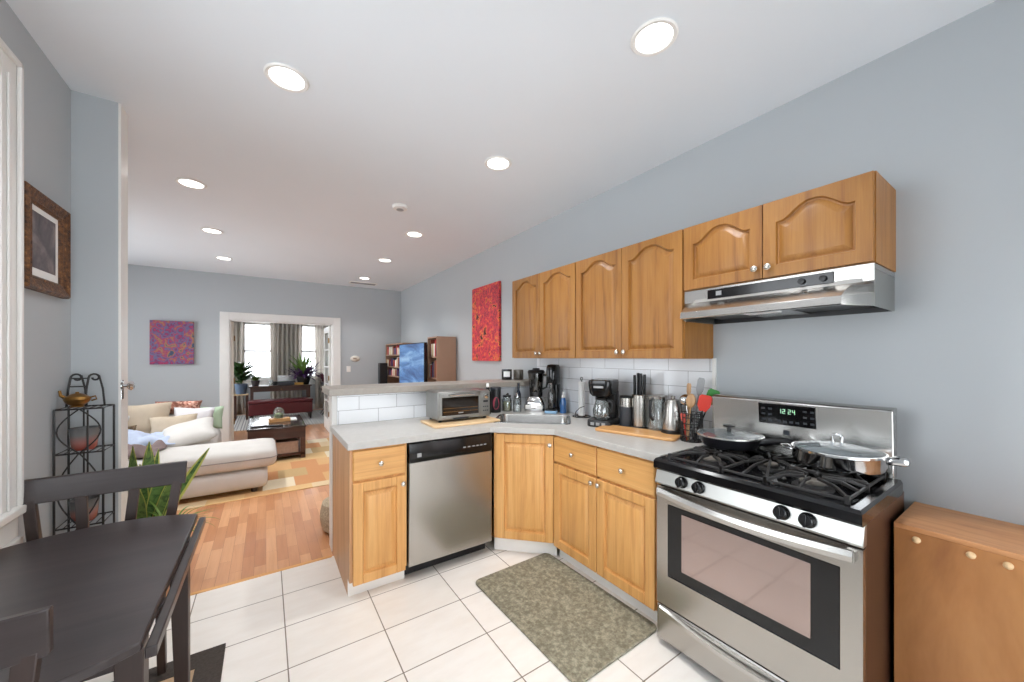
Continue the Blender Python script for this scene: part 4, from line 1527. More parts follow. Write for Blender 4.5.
t = thing('knife_holder', 'round stainless steel knife block with black-handled knives', 'knife block', (2.15, 1.625, CT))
MB().lathe([(0, 0), (0.052, 0), (0.053, 0.004), (0.053, 0.020), (0, 0.020)], n=32).build('base_ring', M['black'], t)
MB().lathe([(0.0525, 0.018), (0.0525, 0.232), (0.050, 0.235), (0, 0.233)], n=32).build('steel_cylinder', M['steel'], t)
for i, (x, y, h, l) in enumerate(((-0.022, 0.026, 0.135, 0.013), (-0.008, 0.008, 0.15, 0.012), (0.010, -0.004, 0.135, 0.012), (-0.012, -0.018, 0.148, 0.013), (0.016, -0.026, 0.14, 0.013), (0.02, 0.022, 0.125, 0.012))):
    o = MB().bar((0, 0, 0.0), (0, 0, h), 0.012, 0.020, up=(1, 0, 0)).build('kitchen_knife', M['black'], None, bevel=0.003)
    o.location = (2.15 + x, 1.625 + y, CT + 0.2345)
    tag(o, 'black-handled knife standing in the steel knife block', 'knife', 'knives in the steel block')

# pour-over glass jug and kettle
t = thing('glass_jug', 'glass jug with steel rim and black handle behind the kettle', 'jug', (2.14, 1.485, CT))
t.scale = (1.05, 1.05, 1.2)
MB().lathe([(0, 0), (0.055, 0), (0.058, 0.006), (0.050, 0.10), (0.042, 0.155), (0.060, 0.195), (0.057, 0.195), (0.039, 0.155), (0.047, 0.10), (0.054, 0.010), (0, 0.006)], n=30).build('jug_body', M['jar_glass'], t)
MB().lathe([(0.0605, 0.186), (0.064, 0.200), (0.050, 0.205), (0.03, 0.205), (0, 0.207)], n=30).build('rim', M['steel_h'], t)
MB().lathe([(0.0585, 0.0), (0.0585, 0.012), (0, 0.012)], n=30).build('base', M['black'], t)
MB().tube([(-0.056, -0.008, 0.185), (-0.082, -0.014, 0.180), (-0.092, -0.018, 0.14), (-0.084, -0.016, 0.09), (-0.056, -0.010, 0.075)], 0.009, 8).build('handle', M['black'], t)
t = thing('electric_kettle', 'brushed steel tapered kettle on black base by the board', 'kettle', (2.135, 1.365, CT))
t.scale = (1, 1, 1.17)
MB().lathe([(0, 0), (0.070, 0), (0.073, 0.006), (0.071, 0.034), (0, 0.034)], n=32).build('base', M['black'], t)
MB().lathe([(0.066, 0.033), (0.067, 0.04), (0.055, 0.13), (0.048, 0.172), (0.046, 0.178), (0, 0.180)], n=36).build('kettle_body', M['steel'], t)
MB().lathe([(0.044, 0.178), (0.040, 0.192), (0.012, 0.200), (0.013, 0.212), (0, 0.214)], n=28).build('lid', M['steel'], t)
MB().tube([(0.03, -0.036, 0.172), (0.055, -0.062, 0.176), (0.066, -0.074, 0.15), (0.068, -0.076, 0.08), (0.052, -0.056, 0.05)], 0.010, 8).build('handle', M['black'], t)
MB().tube([(0.04, 0.025, 0.13), (0.058, 0.036, 0.15), (0.066, 0.042, 0.168)], [0.014, 0.011, 0.008], 10).build('spout', M['steel'], t)

# cutting board by the coffee maker
o = MB().prism(rrect(0, 0, 0.52, 0.20, 0.035, 0), 0, 0.018).build('cutting_board', M['board'], bevel=0.005)
o.location = (1.99, 1.525, CT + 0.0005)
o.rotation_euler = (0, 0, R(-74))
tag(o, 'long honey wood cutting board lying before the kettle and knife block', 'cutting board')

# utensil caddy
t = thing('utensil_caddy', 'round black wire utensil holder on the counter beside the stove', 'utensil holder', (2.085, 1.215, CT))
mb = MB()
r = 0.058
for z in (0.004, 0.035, 0.07, 0.105, 0.14, 0.165):
    mb.tube([(r * math.cos(2 * PI * k / 24), r * math.sin(2 * PI * k / 24), z) for k in range(24)], 0.0028, 6, closed=True)
for k in range(16):
    a = 2 * PI * k / 16
    mb.tube([(r * math.cos(a), r * math.sin(a), 0.004), (r * math.cos(a), r * math.sin(a), 0.165)], 0.0026, 6)
mb.lathe([(0, 0), (r, 0), (r, 0.004), (0, 0.004)], n=24)
mb.build('wire_basket', M['wire'], t)


def utensil(name, label, foot, tip, m_handle, head_fn, m_head, r=0.005):
    f = Vector((2.085 + foot[0], 1.215 + foot[1], CT + 0.006))
    e = Vector((2.085 + tip[0], 1.215 + tip[1], CT + tip[2]))
    t = thing(name, label, 'utensil', f)
    MB().tube([(0, 0, 0), tuple(e - f)], [r, r * 0.9], 8).build('handle', m_handle, t)
    d = (e - f).normalized()
    q = Vector((0, 0, 1)).rotation_difference(d).to_matrix().to_4x4()
    mb = head_fn()
    mb.xf(Matrix.Translation(e - f) @ q @ Matrix.Rotation(R(-52), 4, 'Z'))
    mb.build('head', m_head, t)
    return t


def spatula_head(w=0.03, h=0.085):
    def fn():
        mb = MB()
        mb.prism([(-w * 0.5, -0.005), (w * 0.5, -0.005), (w, h * 0.3), (w, h * 0.85), (w * 0.7, h), (-w * 0.7, h), (-w, h * 0.85), (-w, h * 0.3)], -0.003, 0.003, 'y')
        return mb
    return fn


def spoon_head(w=0.026, h=0.08):
    def fn():
        return MB().ball((0, 0, h * 0.45), w, 0.008, h * 0.5, 14, 10)
    return fn


utensil('red_spatula', 'red silicone spatula standing in the wire utensil holder', (0.0, -0.02), (0.01, -0.06, 0.185), M['black'], spatula_head(0.034, 0.092), M['red'])
utensil('green_spatula', 'green silicone spatula behind the red one in the holder', (0.02, 0.0), (0.055, -0.075, 0.225), M['black'], spatula_head(0.032, 0.085), M['green'])
utensil('wooden_spoon', 'wooden spoon standing left of the red spatula', (-0.02, 0.01), (-0.02, -0.005, 0.20), M['spoon'], spoon_head(0.026, 0.085), M['spoon'])
utensil('steel_ladle', 'round steel ladle leaning over the kettle from the utensil holder', (0.01, 0.01), (0.03, 0.05, 0.205), M['chrome'], lambda: MB().ball((0, 0, 0.03), 0.036, 0.030, 0.036, 18, 12), M['chrome'], 0.004)
utensil('grey_turner', 'pale grey turner rising tallest from the utensil holder', (0.03, 0.02), (0.07, -0.005, 0.27), M['grey_ceramic'], spatula_head(0.020, 0.10), M['grey_ceramic'], 0.006)
utensil('thin_server', 'thin pale spatula leaning left in the utensil holder', (0.0, 0.03), (0.045, 0.045, 0.26), M['spoon'], spatula_head(0.012, 0.075), M['spoon'], 0.004)
utensil('coral_scraper', 'short coral red scraper low in the utensil holder', (-0.035, 0.01), (-0.045, 0.02, 0.115), M['red'], spatula_head(0.014, 0.05), plain('coral_silicone', rgb(210, 84, 70), 0.5), 0.004)

# candles on the bar
t = thing('black_candle', 'black candle jar with white label on the bar top', 'candle', (2.035, 3.14, 1.18))
MB().lathe([(0, 0), (0.050, 0), (0.052, 0.006), (0.052, 0.105), (0.048, 0.105), (0.048, 0.09), (0, 0.09)], n=30).build('jar', M['black_gloss'], t)
lb = MB()
pts = []
for z in (0.03, 0.085):
    pts.append([(0.0525 * math.cos(a), 0.0525 * math.sin(a), z) for a in [R(-160 + 76 * i / 10) for i in range(11)]])
n = 11
lb.add(pts[0] + pts[1], [(i, i + 1, n + i + 1, n + i) for i in range(10)])
lb.build('label', M['paper'], t, fix=False)
t = thing('amber_candle', 'greyish amber glass candle right of the black candle', 'candle', (2.155, 3.105, 1.18))
MB().lathe([(0, 0), (0.050, 0), (0.052, 0.006), (0.052, 0.100), (0.049, 0.100), (0.049, 0.082), (0, 0.082)], n=30).build('jar', plain('smoky_jar', rgb(104, 98, 90), 0.12, coat=0.5), t)
MB().lathe([(0, 0.082), (0.048, 0.082), (0.048, 0.090), (0, 0.090)], n=24).build('wax', plain('peach_wax', rgb(218, 186, 156), 0.5), t)

# ------------------------------------------------------------------ wall pictures
o = MB().box(-0.32, 0.32, -0.035, 0.0, -0.325, 0.325).build('canvas_painting', M['canvas_purple'], bevel=0.003)
o.scale = (0.77, 1, 1)
o.scale = (1, 1, 1)
o.data.transform(Matrix.Scale(0.77, 4, (1, 0, 0)))
o.location = (-1.165, YF - 0.001, 1.628)
tag(o, 'square purple and pink doodled canvas on the far wall', 'painting')
o = MB().box(-0.03, 0.0, -0.335, 0.335, -0.465, 0.465).build('canvas_painting', M['canvas_red'], bevel=0.003)
o.location = (XR - 0.001, 3.955, 1.828)
tag(o, 'tall red and orange abstract canvas left of the wall cabinets', 'painting')

t = thing('framed_portrait', 'small portrait in a carved brown gilt frame by the window', 'picture', (XL + 0.001, 2.462, 1.893))
hw, hh = 0.190, 0.208


def fr_loop(ins, x):
    return [(x, -hw + ins, -hh + ins), (x, hw - ins, -hh + ins), (x, hw - ins, hh - ins), (x, -hw + ins, hh - ins)]


mb = MB()
mb.loops([fr_loop(0, 0), fr_loop(0, 0.022), fr_loop(0.008, 0.030), fr_loop(0.02, 0.026), fr_loop(0.045, 0.018), fr_loop(0.052, 0.020), fr_loop(0.060, 0.012), fr_loop(0.060, 0.004)], cap0=False, cap1=False)
mb.build('frame', M['gilt'], t, ang=20)
MB().box(0.003, 0.006, -hw + 0.055, hw - 0.055, -hh + 0.055, hh - 0.055).build('mount', M['paper'], t)
MB().box(0.006, 0.008, -hw + 0.09, hw - 0.09, -hh + 0.095, hh - 0.085).build('print', M['photo'], t)

# thermostat, switch
t = thing('thermostat', 'small beige oval thermostat on the far wall by the doorway', 'thermostat', (1.40, YF, 1.385))
k = MB().ball((0, 0, 0), 0.085, 0.03, 0.055, 20, 12)
k.v = [(x, min(y, 0.0), z) for x, y, z in k.v]
k.build('casing', M['trim_warm'], t)
MB().box(-0.04, 0.02, -0.034, -0.026, -0.012, 0.016).build('display', M['amber'], t)
t = thing('light_switch', 'white light switch plate below the thermostat', 'light switch', (1.285, YF, 1.19))
MB().box(-0.036, 0.036, -0.007, 0, -0.055, 0.055).build('plate', M['white'], t, bevel=0.003)
MB().box(-0.012, 0.012, -0.016, -0.006, -0.012, 0.012).build('toggle', M['white'], t)

# chrome knob on the stub wall edge
t = thing('door_knob', 'chrome knob on the white edge beside the wire rack', 'door knob', (-0.634, 2.765, 1.255))
t.scale = (0.75, 1, 1)
k = MB().lathe([(0.024, 0), (0.024, 0.006), (0.010, 0.010), (0.009, 0.026), (0.022, 0.036), (0.026, 0.048), (0.018, 0.060), (0, 0.062)], n=24)
k.xf(Matrix.Rotation(R(90), 4, 'Y'))
k.build('knob', M['chrome'], t)
MB().box(0, 0.003, -0.012, 0.022, -0.07, 0.03).build('backplate', M['chrome'], t)

# ------------------------------------------------------------------ dining table and chairs
TCX, TCY, TR, TZ = -0.50, 1.60, 0.495, 0.75
XA, XB = -0.765, -0.238


def clip_disc(r, xa, xb, n=24):
    pts = []
    a1 = math.acos((xb - TCX) / r)
    a0 = math.acos((xa - TCX) / r)
    for i in range(n + 1):
        a = a1 + (a0 - a1) * i / n
        pts.append((r * math.cos(a), r * math.sin(a)))
    for i in range(n + 1):
        a = -a0 + (a0 - a1) * i / n
        pts.append((r * math.cos(a), r * math.sin(a)))
    return pts


t = thing('dining_table', 'dark espresso drop-leaf dining table at lower left', 'table', (TCX, TCY, 0))
MB().prism(clip_disc(TR, XA, XB), TZ - 0.022, TZ).build('tabletop', M['espresso'], t, bevel=0.004)
mb = MB()
hl = math.sqrt(TR ** 2 - (XB - TCX) ** 2)
mb.box(XB - TCX + 0.004, XB - TCX + 0.026, -hl + 0.0, hl - 0.0, TZ - 0.045, TZ - 0.018)
mb.box(XB - TCX - 0.02, XB - TCX + 0.004, -hl * 0.55, -hl * 0.45, TZ - 0.03, TZ - 0.022)
mb.box(XB - TCX - 0.02, XB - TCX + 0.004, hl * 0.45, hl * 0.55, TZ - 0.03, TZ - 0.022)
mb.build('hinged_leaf_rail', M['espresso'], t, bevel=0.003)
mb = MB()
ax0, ax1, ay0, ay1 = -0.21, 0.225, -0.30, 0.27
mb.box(ax0, ax1, ay0, ay0 + 0.022, TZ - 0.12, TZ - 0.022).box(ax0, ax1, ay1 - 0.022, ay1, TZ - 0.12, TZ - 0.022)
mb.box(ax0, ax0 + 0.022, ay0, ay1, TZ - 0.12, TZ - 0.022).box(ax1 - 0.022, ax1, ay0, ay1, TZ - 0.12, TZ - 0.022)
mb.build('apron', M['espresso'], t)
for x, y in ((0.215, -0.278), (0.228, 0.262), (-0.235, -0.03), (-0.235, 0.12)):
    sx, sy = (1 if x > 0 else -1), (1 if y > 0 else -1)
    L = []
    for w, z, o_ in ((0.036, 0.0, 0.01), (0.054, TZ - 0.12, 0.0), (0.054, TZ - 0.022, 0.0)):
        cx_, cy_ = x + sx * o_, y + sy * o_ * 0.3
        L.append([(cx_ - w / 2, cy_ - w / 2, z), (cx_ + w / 2, cy_ - w / 2, z), (cx_ + w / 2, cy_ + w / 2, z), (cx_ - w / 2, cy_ + w / 2, z)])
    MB().loops(L).build('leg', M['espresso_v'], t, bevel=0.003)


def make_chair():
    """chair facing local +y, back at local y = -0.21"""
    t = thing('dining_chair', '', 'chair')
    sz = 0.45
    MB().prism(rrect(0, 0.0, 0.37, 0.40, 0.03, 0), sz - 0.03, sz).build('seat', M['espresso'], t, bevel=0.008)
    mb = MB()
    for y in (-0.17, 0.17):
        mb.bar((-0.15, y, sz - 0.055), (0.15, y, sz - 0.055), 0.02, 0.05)
    for x in (-0.16, 0.16):
        mb.bar((x, -0.17, sz - 0.055), (x, 0.17, sz - 0.055), 0.02, 0.05)
    mb.build('seat_rail', M['espresso'], t)
    for x in (-0.165, 0.165):
        L = []
        for w, z in ((0.026, 0), (0.036, sz - 0.03)):
            L.append([(x + a * w / 2, 0.175 + b * w / 2, z) for a, b in ((-1, -1), (1, -1), (1, 1), (-1, 1))])
        MB().loops(L).build('leg', M['espresso_v'], t, bevel=0.003)
        L = []
        sg = 1 if x > 0 else -1
        for xx, y, z, d, w in ((x, -0.225, 0, 0.03, 0.028), (x, -0.185, sz, 0.04, 0.032), (sg * 0.215, -0.232, 0.85, 0.022, 0.034)):
            L.append([(xx + a * w / 2, y + b * d / 2, z) for a, b in ((-1, -1), (1, -1), (1, 1), (-1, 1))])
        MB().loops(L).build('leg', M['espresso_v'], t, bevel=0.003)
    for x in (-0.05, 0.05):
        L = []
        for xx, y, z in ((x, -0.178, sz), (x * 1.55, -0.226, 0.84)):
            L.append([(xx + a * 0.017, y + b * 0.008, z) for a, b in ((-1, -1), (1, -1), (1, 1), (-1, 1))])
        MB().loops(L).build('slat', M['espresso_v'], t, bevel=0.002)
    L = []
    for i in range(13):
        s = -1 + 2 * i / 12
        x = s * 0.247
        y = -0.236 - 0.006 * (1 - s * s)
        L.append([(x * 0.985, y + 0.018, 0.835), (x, y + 0.006, 0.928), (x, y - 0.014, 0.930), (x * 0.985, y - 0.004, 0.835)])
    MB().loops(L).build('top_rail', M['espresso'], t, bevel=0.003)
    return t


ch = make_chair()
ch.location = (-0.548, 1.995, 0)
ch.rotation_euler = (0, 0, R(180))
ch['label'] = 'dark wooden slat-back dining chair at the far side of the table'
ch2 = copy_tree(ch)
ch2.location = (-0.588, 1.315, 0)
ch2.rotation_euler = (0, 0, 0)
ch2['label'] = 'dark dining chair at lower left corner, only its back rail showing'
for c_ in (ch, ch2):
    c_['group'] = 'dark slat-back dining chairs'

# ------------------------------------------------------------------ wire rack in the corner
t = thing('wire_plant_stand', 'tall black wrought iron wire rack in the corner beyond the window', 'rack', (-0.722, 2.615, 0))
hw, hd = 0.077, 0.075
mb = MB()
for x in (-hw, hw):
    mb.tube([(x, hd, 0), (x, hd, 1.165)], 0.0045, 8)
    mb.tube([(x, -hd, 0), (x, -hd, 1.165)], 0.0045, 8)
mb.tube([(-hw * 0.35, hd, 0.0), (-hw * 0.35, hd, 1.16)], 0.0035, 6)
mb.tube([(hw * 0.35, -hd, 0.0), (hw * 0.35, -hd, 1.16)], 0.0035, 6)
mb.build('post', M['wire'], t)
for z in (0.32, 0.62, 0.96, 1.165):
    mb = MB()
    c4 = [(-hw, -hd, z), (hw, -hd, z), (hw, hd, z), (-hw, hd, z)]
    mb.tube(c4, 0.004, 6, closed=True)
    for k in range(1, 6):
        x = -hw + 2 * hw * k / 6
        mb.tube([(x, -hd, z), (x, hd, z)], 0.0025, 6)
    mb.build('shelf', M['wire'], t)
mb = MB()
# scrolled back above the top shelf, two curled uprights that lean and cross bars
for x in (-hw - 0.004, -hw + 0.056):
    pts = [(x, hd - 0.01, 1.165), (x + 0.004, hd - 0.005, 1.25), (x + 0.010, hd, 1.305)]
    for i in range(15):
        a = R(180 - 26 * i)
        rr = 0.021 * (1 - i / 22)
        pts.append((x + 0.031 + rr * math.cos(a), hd, 1.305 + rr * math.sin(a)))
    mb.tube(pts, 0.0045, 8)
    mb.tube([(x + 0.046, hd, 1.316), (x + 0.064, hd - 0.02, 1.25), (x + 0.078, hd - 0.05, 1.168)], 0.004, 8)
mb.tube([(-hw + 0.006, hd, 1.302), (-hw + 0.066, hd, 1.302)], 0.0035, 6)
mb.tube([(-hw + 0.001, hd, 1.262), (-hw + 0.061, hd, 1.262)], 0.0035, 6)
for (za, zb) in ((0.62, 0.96), (0.96, 1.165), (0.32, 0.62)):
    for s in (-1, 1):
        pts = []
        for i in range(13):
            u = i / 12
            pts.append((s * hw * math.sin(PI * u) * 0.9, -hd, za + (zb - za) * u))
        mb.tube(pts, 0.003, 6)
mb.build('scrollwork', M['wire'], t)
for z, lab in ((0.966, 'frosted glass candle bowl with red base on the rack upper shelf'), (0.626, 'frosted glass candle bowl with red base on the rack lower shelf')):
    o = MB().lathe([(0, 0), (0.034, 0), (0.042, 0.015), (0.050, 0.105), (0.047, 0.105), (0.039, 0.017), (0.03, 0.008), (0, 0.008)], n=28).build('candle_bowl', M['redglass'])
    o.location = (-0.722, 2.60, z)
    tag(o, lab, 'candle holder', 'glass candle bowls on the wire rack')
t = thing('brass_oil_lamp', 'round brass pot with spout on top of the wire rack', 'ornament', (-0.745, 2.60, 1.171))
t.scale = (0.7, 0.7, 0.75)
MB().lathe([(0, 0), (0.035, 0), (0.03, 0.008), (0.055, 0.028), (0.064, 0.048), (0.055, 0.066), (0.05, 0.068), (0.03, 0.08), (0.01, 0.086), (0.008, 0.094), (0, 0.096)], n=32).build('pot', M['brass'], t)
MB().tube([(-0.045, 0, 0.05), (-0.075, 0, 0.075), (-0.08, 0, 0.105)], [0.012, 0.009, 0.007], 10).build('spout', M['brass'], t)
MB().tube([(0.055, 0, 0.055), (0.085, 0, 0.065), (0.09, 0, 0.045), (0.066, 0, 0.036)], 0.005, 8).build('handle', M['brass'], t)


# ------------------------------------------------------------------ plants near the chair
def pot(t, r, h, m, soil=True):
    MB().lathe([(0, 0), (r * 0.72, 0), (r * 0.75, 0.01), (r, h), (r * 1.05, h), (r * 1.05, h + 0.012), (r * 0.92, h + 0.012), (r * 0.9, h - 0.02), (0, h - 0.02)], n=28).build('pot', m, t)
    MB().lathe([(0, h - 0.018), (r * 0.9, h - 0.018), (0, h - 0.008)], n=20).build('soil', M['soil'], t)


def blade(mb, base, az, lean, length, w, curl=0.3, seg=9, tw=0.0, edge=None, er=0.25):
    """sword leaf"""
    pts, ws = [], []
    p = Vector(base)
    el = PI / 2 - lean
    dl = length / seg
    side = Vector((-math.sin(az + tw), math.cos(az + tw), 0))
    for i in range(seg + 1):
        s = i / seg
        pts.append(tuple(p))
        ws.append(w * (0.55 + 0.9 * s - 1.42 * s ** 3 + 0.0) if s < 0.97 else w * 0.03)
        e = el - curl * s
        p = p + Vector((math.cos(e) * math.cos(az), math.cos(e) * math.sin(az), math.sin(e))) * dl
    mb.ribbon(pts, ws, side)
    if edge is not None:
        # yellow margins as thin ribbons along both sides
        for sg in (-1, 1):
            q = [Vector(a) + side * sg * b * (1 - er * 0.5) + side.cross(Vector((0, 0, 1))) * -0.0 + Vector((math.cos(az), math.sin(az), 0)) * -0.0015 for a, b in zip(pts, ws)]
            edge.ribbon([tuple(x) for x in q], [b * er for b in ws], side)
            q2 = [Vector(x) + Vector((math.cos(az), math.sin(az), 0)) * 0.003 for x in q]
            edge.ribbon([tuple(x) for x in q2], [b * er for b in ws], side)


t = thing('snake_plant', 'snake plant with yellow-edged sword leaves behind the far chair', 'plant', (-0.665, 3.36, 0))
pot(t, 0.13, 0.24, M['terracotta'])
mb, me_ = MB(), MB()
for az, lean, ln, w, curl in ((3.6, 0.25, 0.58, 0.048, 0.15), (4.4, 0.16, 0.62, 0.050, -0.15), (5.1, 0.05, 0.64, 0.048, 0.1), (0.1, 0.42, 0.60, 0.036, 0.15), (1.4, 0.18, 0.55, 0.032, 0.2),
                              (2.7, 0.30, 0.50, 0.034, 0.2), (5.6, 0.30, 0.50, 0.030, 0.2), (4.0, 0.45, 0.46, 0.032, 0.3), (4.8, 0.30, 0.42, 0.032, 0.3), (0.0, 0.25, 0.45, 0.034, 0.2), (3.9, 0.35, 0.52, 0.044, 0.2), (5.4, 0.20, 0.52, 0.044, 0.2), (4.7, 0.10, 0.50, 0.044, 0.0)):
    b = (0.05 * math.cos(az), 0.05 * math.sin(az), 0.23)
    blade(mb, b, az, lean, ln, w, curl, tw=random.uniform(-0.5, 0.5) + (PI / 2 if math.sin(az) > -0.4 and abs(math.cos(az)) > 0.7 else 0), edge=me_, er=0.26)
f = mb.build('foliage', M['snake'], t, fix=False)
me_.build('leaf_margin', M['snake_edge'], f, fix=False)

t = thing('spider_plant', 'spider plant with thin arching leaves right of the snake plant', 'plant', (-0.51, 3.13, 0))
pot(t, 0.085, 0.30, M['blue_pot'])
mb = MB()
for i in range(44):
    az = random.uniform(0, 2 * PI)
    blade(mb, (0.03 * math.cos(az), 0.03 * math.sin(az), 0.29), az, random.uniform(0.15, 0.9), random.uniform(0.20, 0.34), random.uniform(0.005, 0.008), random.uniform(1.2, 2.3), 9)
mb.build('foliage', M['leaf_light'], t, fix=False)
t = thing('trailing_plant', 'leafy trailing green plant drooping low beside the chair', 'plant', (-0.72, 3.03, 0))
pot(t, 0.09, 0.22, M['terracotta'])
mb = MB()
for i in range(40):
    az = random.uniform(0, 2 * PI)
    blade(mb, (0.04 * math.cos(az), 0.04 * math.sin(az), 0.20 + random.uniform(0, 0.14)), az, random.uniform(0.3, 1.2), random.uniform(0.10, 0.20), random.uniform(0.016, 0.026), random.uniform(0.5, 1.4), 6)
mb.build('foliage', M['leaf'], t, fix=False)
# ------------------------------------------------------------------ sofa and chaise
def soft_box(mb, x0, x1, y0, y1, z0, z1, r=0.05, puff=0.02, n=4):
    """rounded, slightly puffed cushion block"""
    cx, cy = (x0 + x1) / 2, (y0 + y1) / 2
    w, d = x1 - x0, y1 - y0
    h = z1 - z0
    L = []
    for u in (0, 0.08, 0.25, 0.5, 0.75, 0.92, 1.0):
        e = abs(2 * u - 1)
        ins = r * (1 - math.sqrt(max(0, 1 - e ** 4))) 
        L.append([(p[0], p[1], z0 + h * u) for p in rrect(cx, cy, w - 2 * ins, d - 2 * ins, min(r, w * 0.4, d * 0.4), 0, 5)])
    # puffed top
    for s, dz in ((0.8, puff * 0.5), (0.5, puff * 0.85), (0.2, puff)):
        L.append([(cx + (p[0] - cx) * s, cy + (p[1] - cy) * s, z1 + dz) for p in L[6]])
    mb.loops(L)
    return mb


t = thing('chaise_longue', 'cream slipcovered chaise seat extending towards the coffee table', 'sofa', (0.0, 4.63, 0.007))
mb = MB()
soft_box(mb, -1.25, 0.015, 0.0, 0.70, 0.045, 0.24, 0.04, 0.0)
mb.build('base', M['cream'], t, ang=60)
mb = MB()
soft_box(mb, -1.25, 0.095, -0.02, 0.70, 0.245, 0.445, 0.075, 0.02)
cu = mb.build('seat_cushion', M['cream'], t, ang=60)
mb = MB()
pl = rrect(-0.5775, 0.34, 1.348, 0.722, 0.075, 0, 5)
mb.tube([(p[0], p[1], 0.352) for p in pl], 0.005, 6, closed=True)
mb.build('piping', M['piping'], cu)
mb = MB()
for x in (-1.15, -0.1):
    for y in (0.08, 0.62):
        mb.cyl((x, y, 0), (x, y, 0.05), 0.03, n=12)
mb.build('foot', M['espresso'], t)

t = thing('sofa', 'cream slipcovered sofa heaped with pillows against the far wall side', 'sofa', (0, 0, 0))
mb = MB()
soft_box(mb, -2.2, -0.72, 5.36, 6.42, 0.04, 0.27, 0.05, 0.0)
mb.build('base', M['cream'], t, ang=60)
mb = MB()
soft_box(mb, -2.2, -1.48, 5.37, 6.12, 0.27, 0.44, 0.06, 0.03)
mb.build('seat_cushion', M['cream'], t, ang=60)
mb = MB()
soft_box(mb, -1.47, -0.76, 5.37, 6.12, 0.27, 0.44, 0.06, 0.03)
mb.build('seat_cushion', M['cream'], t, ang=60)
mb = MB()
soft_box(mb, -2.2, -0.70, 6.20, 6.44, 0.27, 0.70, 0.09, 0.02)
mb.build('backrest', M['cream'], t, ang=60)
mb = MB()
soft_box(mb, -0.74, -0.50, 5.36, 6.42, 0.04, 0.50, 0.09, 0.03)
mb.build('armrest', M['cream'], t, ang=60)


def pillow(name, label, cat, m, c, w, h, th, rot, group=None):
    mb = MB()
    n = 14
    vs, fs = [], []
    for sgn in (1, -1):
        b = len(vs)
        for j in range(n + 1):
            for i in range(n + 1):
                u, v = -1 + 2 * i / n, -1 + 2 * j / n
                k = (max(0, 1 - u ** 4) * max(0, 1 - v ** 4)) ** 0.55
                pin = 1 - 0.10 * (1 - abs(u)) * v * v
                pin2 = 1 - 0.10 * (1 - abs(v)) * u * u
                wr = 0.06 * math.sin(5 * u + 3 * v + c[0] * 7) * k
                vs.append((u * w / 2 * pin2, sgn * th / 2 * (k + wr * 0.6), v * h / 2 * pin))
        for j in range(n):
            for i in range(n):
                q = (b + j * (n + 1) + i, b + j * (n + 1) + i + 1, b + (j + 1) * (n + 1) + i + 1, b + (j + 1) * (n + 1) + i)
                fs.append(q if sgn < 0 else q[::-1])
    mb.add(vs, fs)
    o = mb.build(name, m, ang=80)
    bm = bmesh.new()
    bm.from_mesh(o.data)
    bmesh.ops.remove_doubles(bm, verts=bm.verts, dist=0.002)
    bmesh.ops.recalc_face_normals(bm, faces=bm.faces)
    bm.to_mesh(o.data)
    bm.free()
    o.location = c
    o.rotation_euler = rot
    tag(o, label, cat, group)
    return o


pillow('back_cushion', 'large beige loose back cushion at the left of the sofa', 'cushion', M['beige'], (-1.28, 6.10, 0.63), 0.62, 0.46, 0.22, (R(-14), 0, R(4)))
pillow('sequin_pillow', 'rose gold sequin pillow lying along the top of the sofa', 'pillow', M['sequin'], (-0.93, 6.30, 0.765), 0.46, 0.17, 0.16, (R(-20), R(2), R(2)))
pillow('beige_pillow', 'crumpled beige rectangular pillow at the front centre of the sofa', 'pillow', M['beige'], (-0.92, 5.92, 0.575), 0.44, 0.28, 0.16, (R(-18), R(-2), R(-4)))
pillow('white_pillow', 'white square pillow behind the crumpled beige pillow', 'pillow', M['linen_white'], (-0.76, 6.08, 0.62), 0.40, 0.32, 0.14, (R(-16), R(4), 0))
pillow('green_pillow', 'pale sage green pillow at the right end of the sofa', 'pillow', M['sage'], (-0.60, 6.25, 0.61), 0.26, 0.30, 0.13, (R(-12), 0, R(-14)))
pillow('leopard_pillow', 'small brown patterned pillow low on the left of sofa', 'pillow', plain('brown_animal_print', rgb(110, 92, 70), 0.9, var=0.6, vs=40), (-1.40, 5.86, 0.53), 0.36, 0.18, 0.12, (R(-20), R(-6), 0))
pillow('grey_print_pillow', 'pale grey printed pillow resting on the big beige cushion', 'pillow', plain('pale_grey_print', rgb(206, 208, 206), 0.9, var=0.2, vs=22), (-1.50, 5.98, 0.64), 0.38, 0.30, 0.10, (R(-24), R(12), 0))


def blanket(name, label, m, x0, x1, y0, y1, z, amp, seed, drop=0.0):
    rnd = random.Random(seed)
    ph = [rnd.uniform(0, 6) for _ in range(6)]
    mb = MB()
    nx, ny = 22, 16
    vs, fs = [], []
    for j in range(ny + 1):
        for i in range(nx + 1):
            u, v = i / nx, j / ny
            h = amp * (0.5 + 0.5 * math.sin(9 * u + 6 * v + ph[0] + math.sin(7 * v))) + amp * 0.6 * (0.5 + 0.5 * math.sin(-13 * v + 8 * u + ph[1] + math.sin(9 * u)))
            edge = min(u, 1 - u, v, 1 - v)
            h *= min(1, edge * 8 + 0.1)
            vs.append((x0 + (x1 - x0) * u + 0.015 * math.sin(9 * v + ph[2]), y0 + (y1 - y0) * v + 0.015 * math.sin(8 * u + ph[3]), z + 0.012 + h))
    for j in range(ny):
        for i in range(nx):
            a = j * (nx + 1) + i
            fs.append((a, a + 1, a + nx + 2, a + nx + 1))
    mb.add(vs, fs)
    o = mb.build(name, m, solid=0.010, ang=80)
    return tag(o, label, 'blanket')


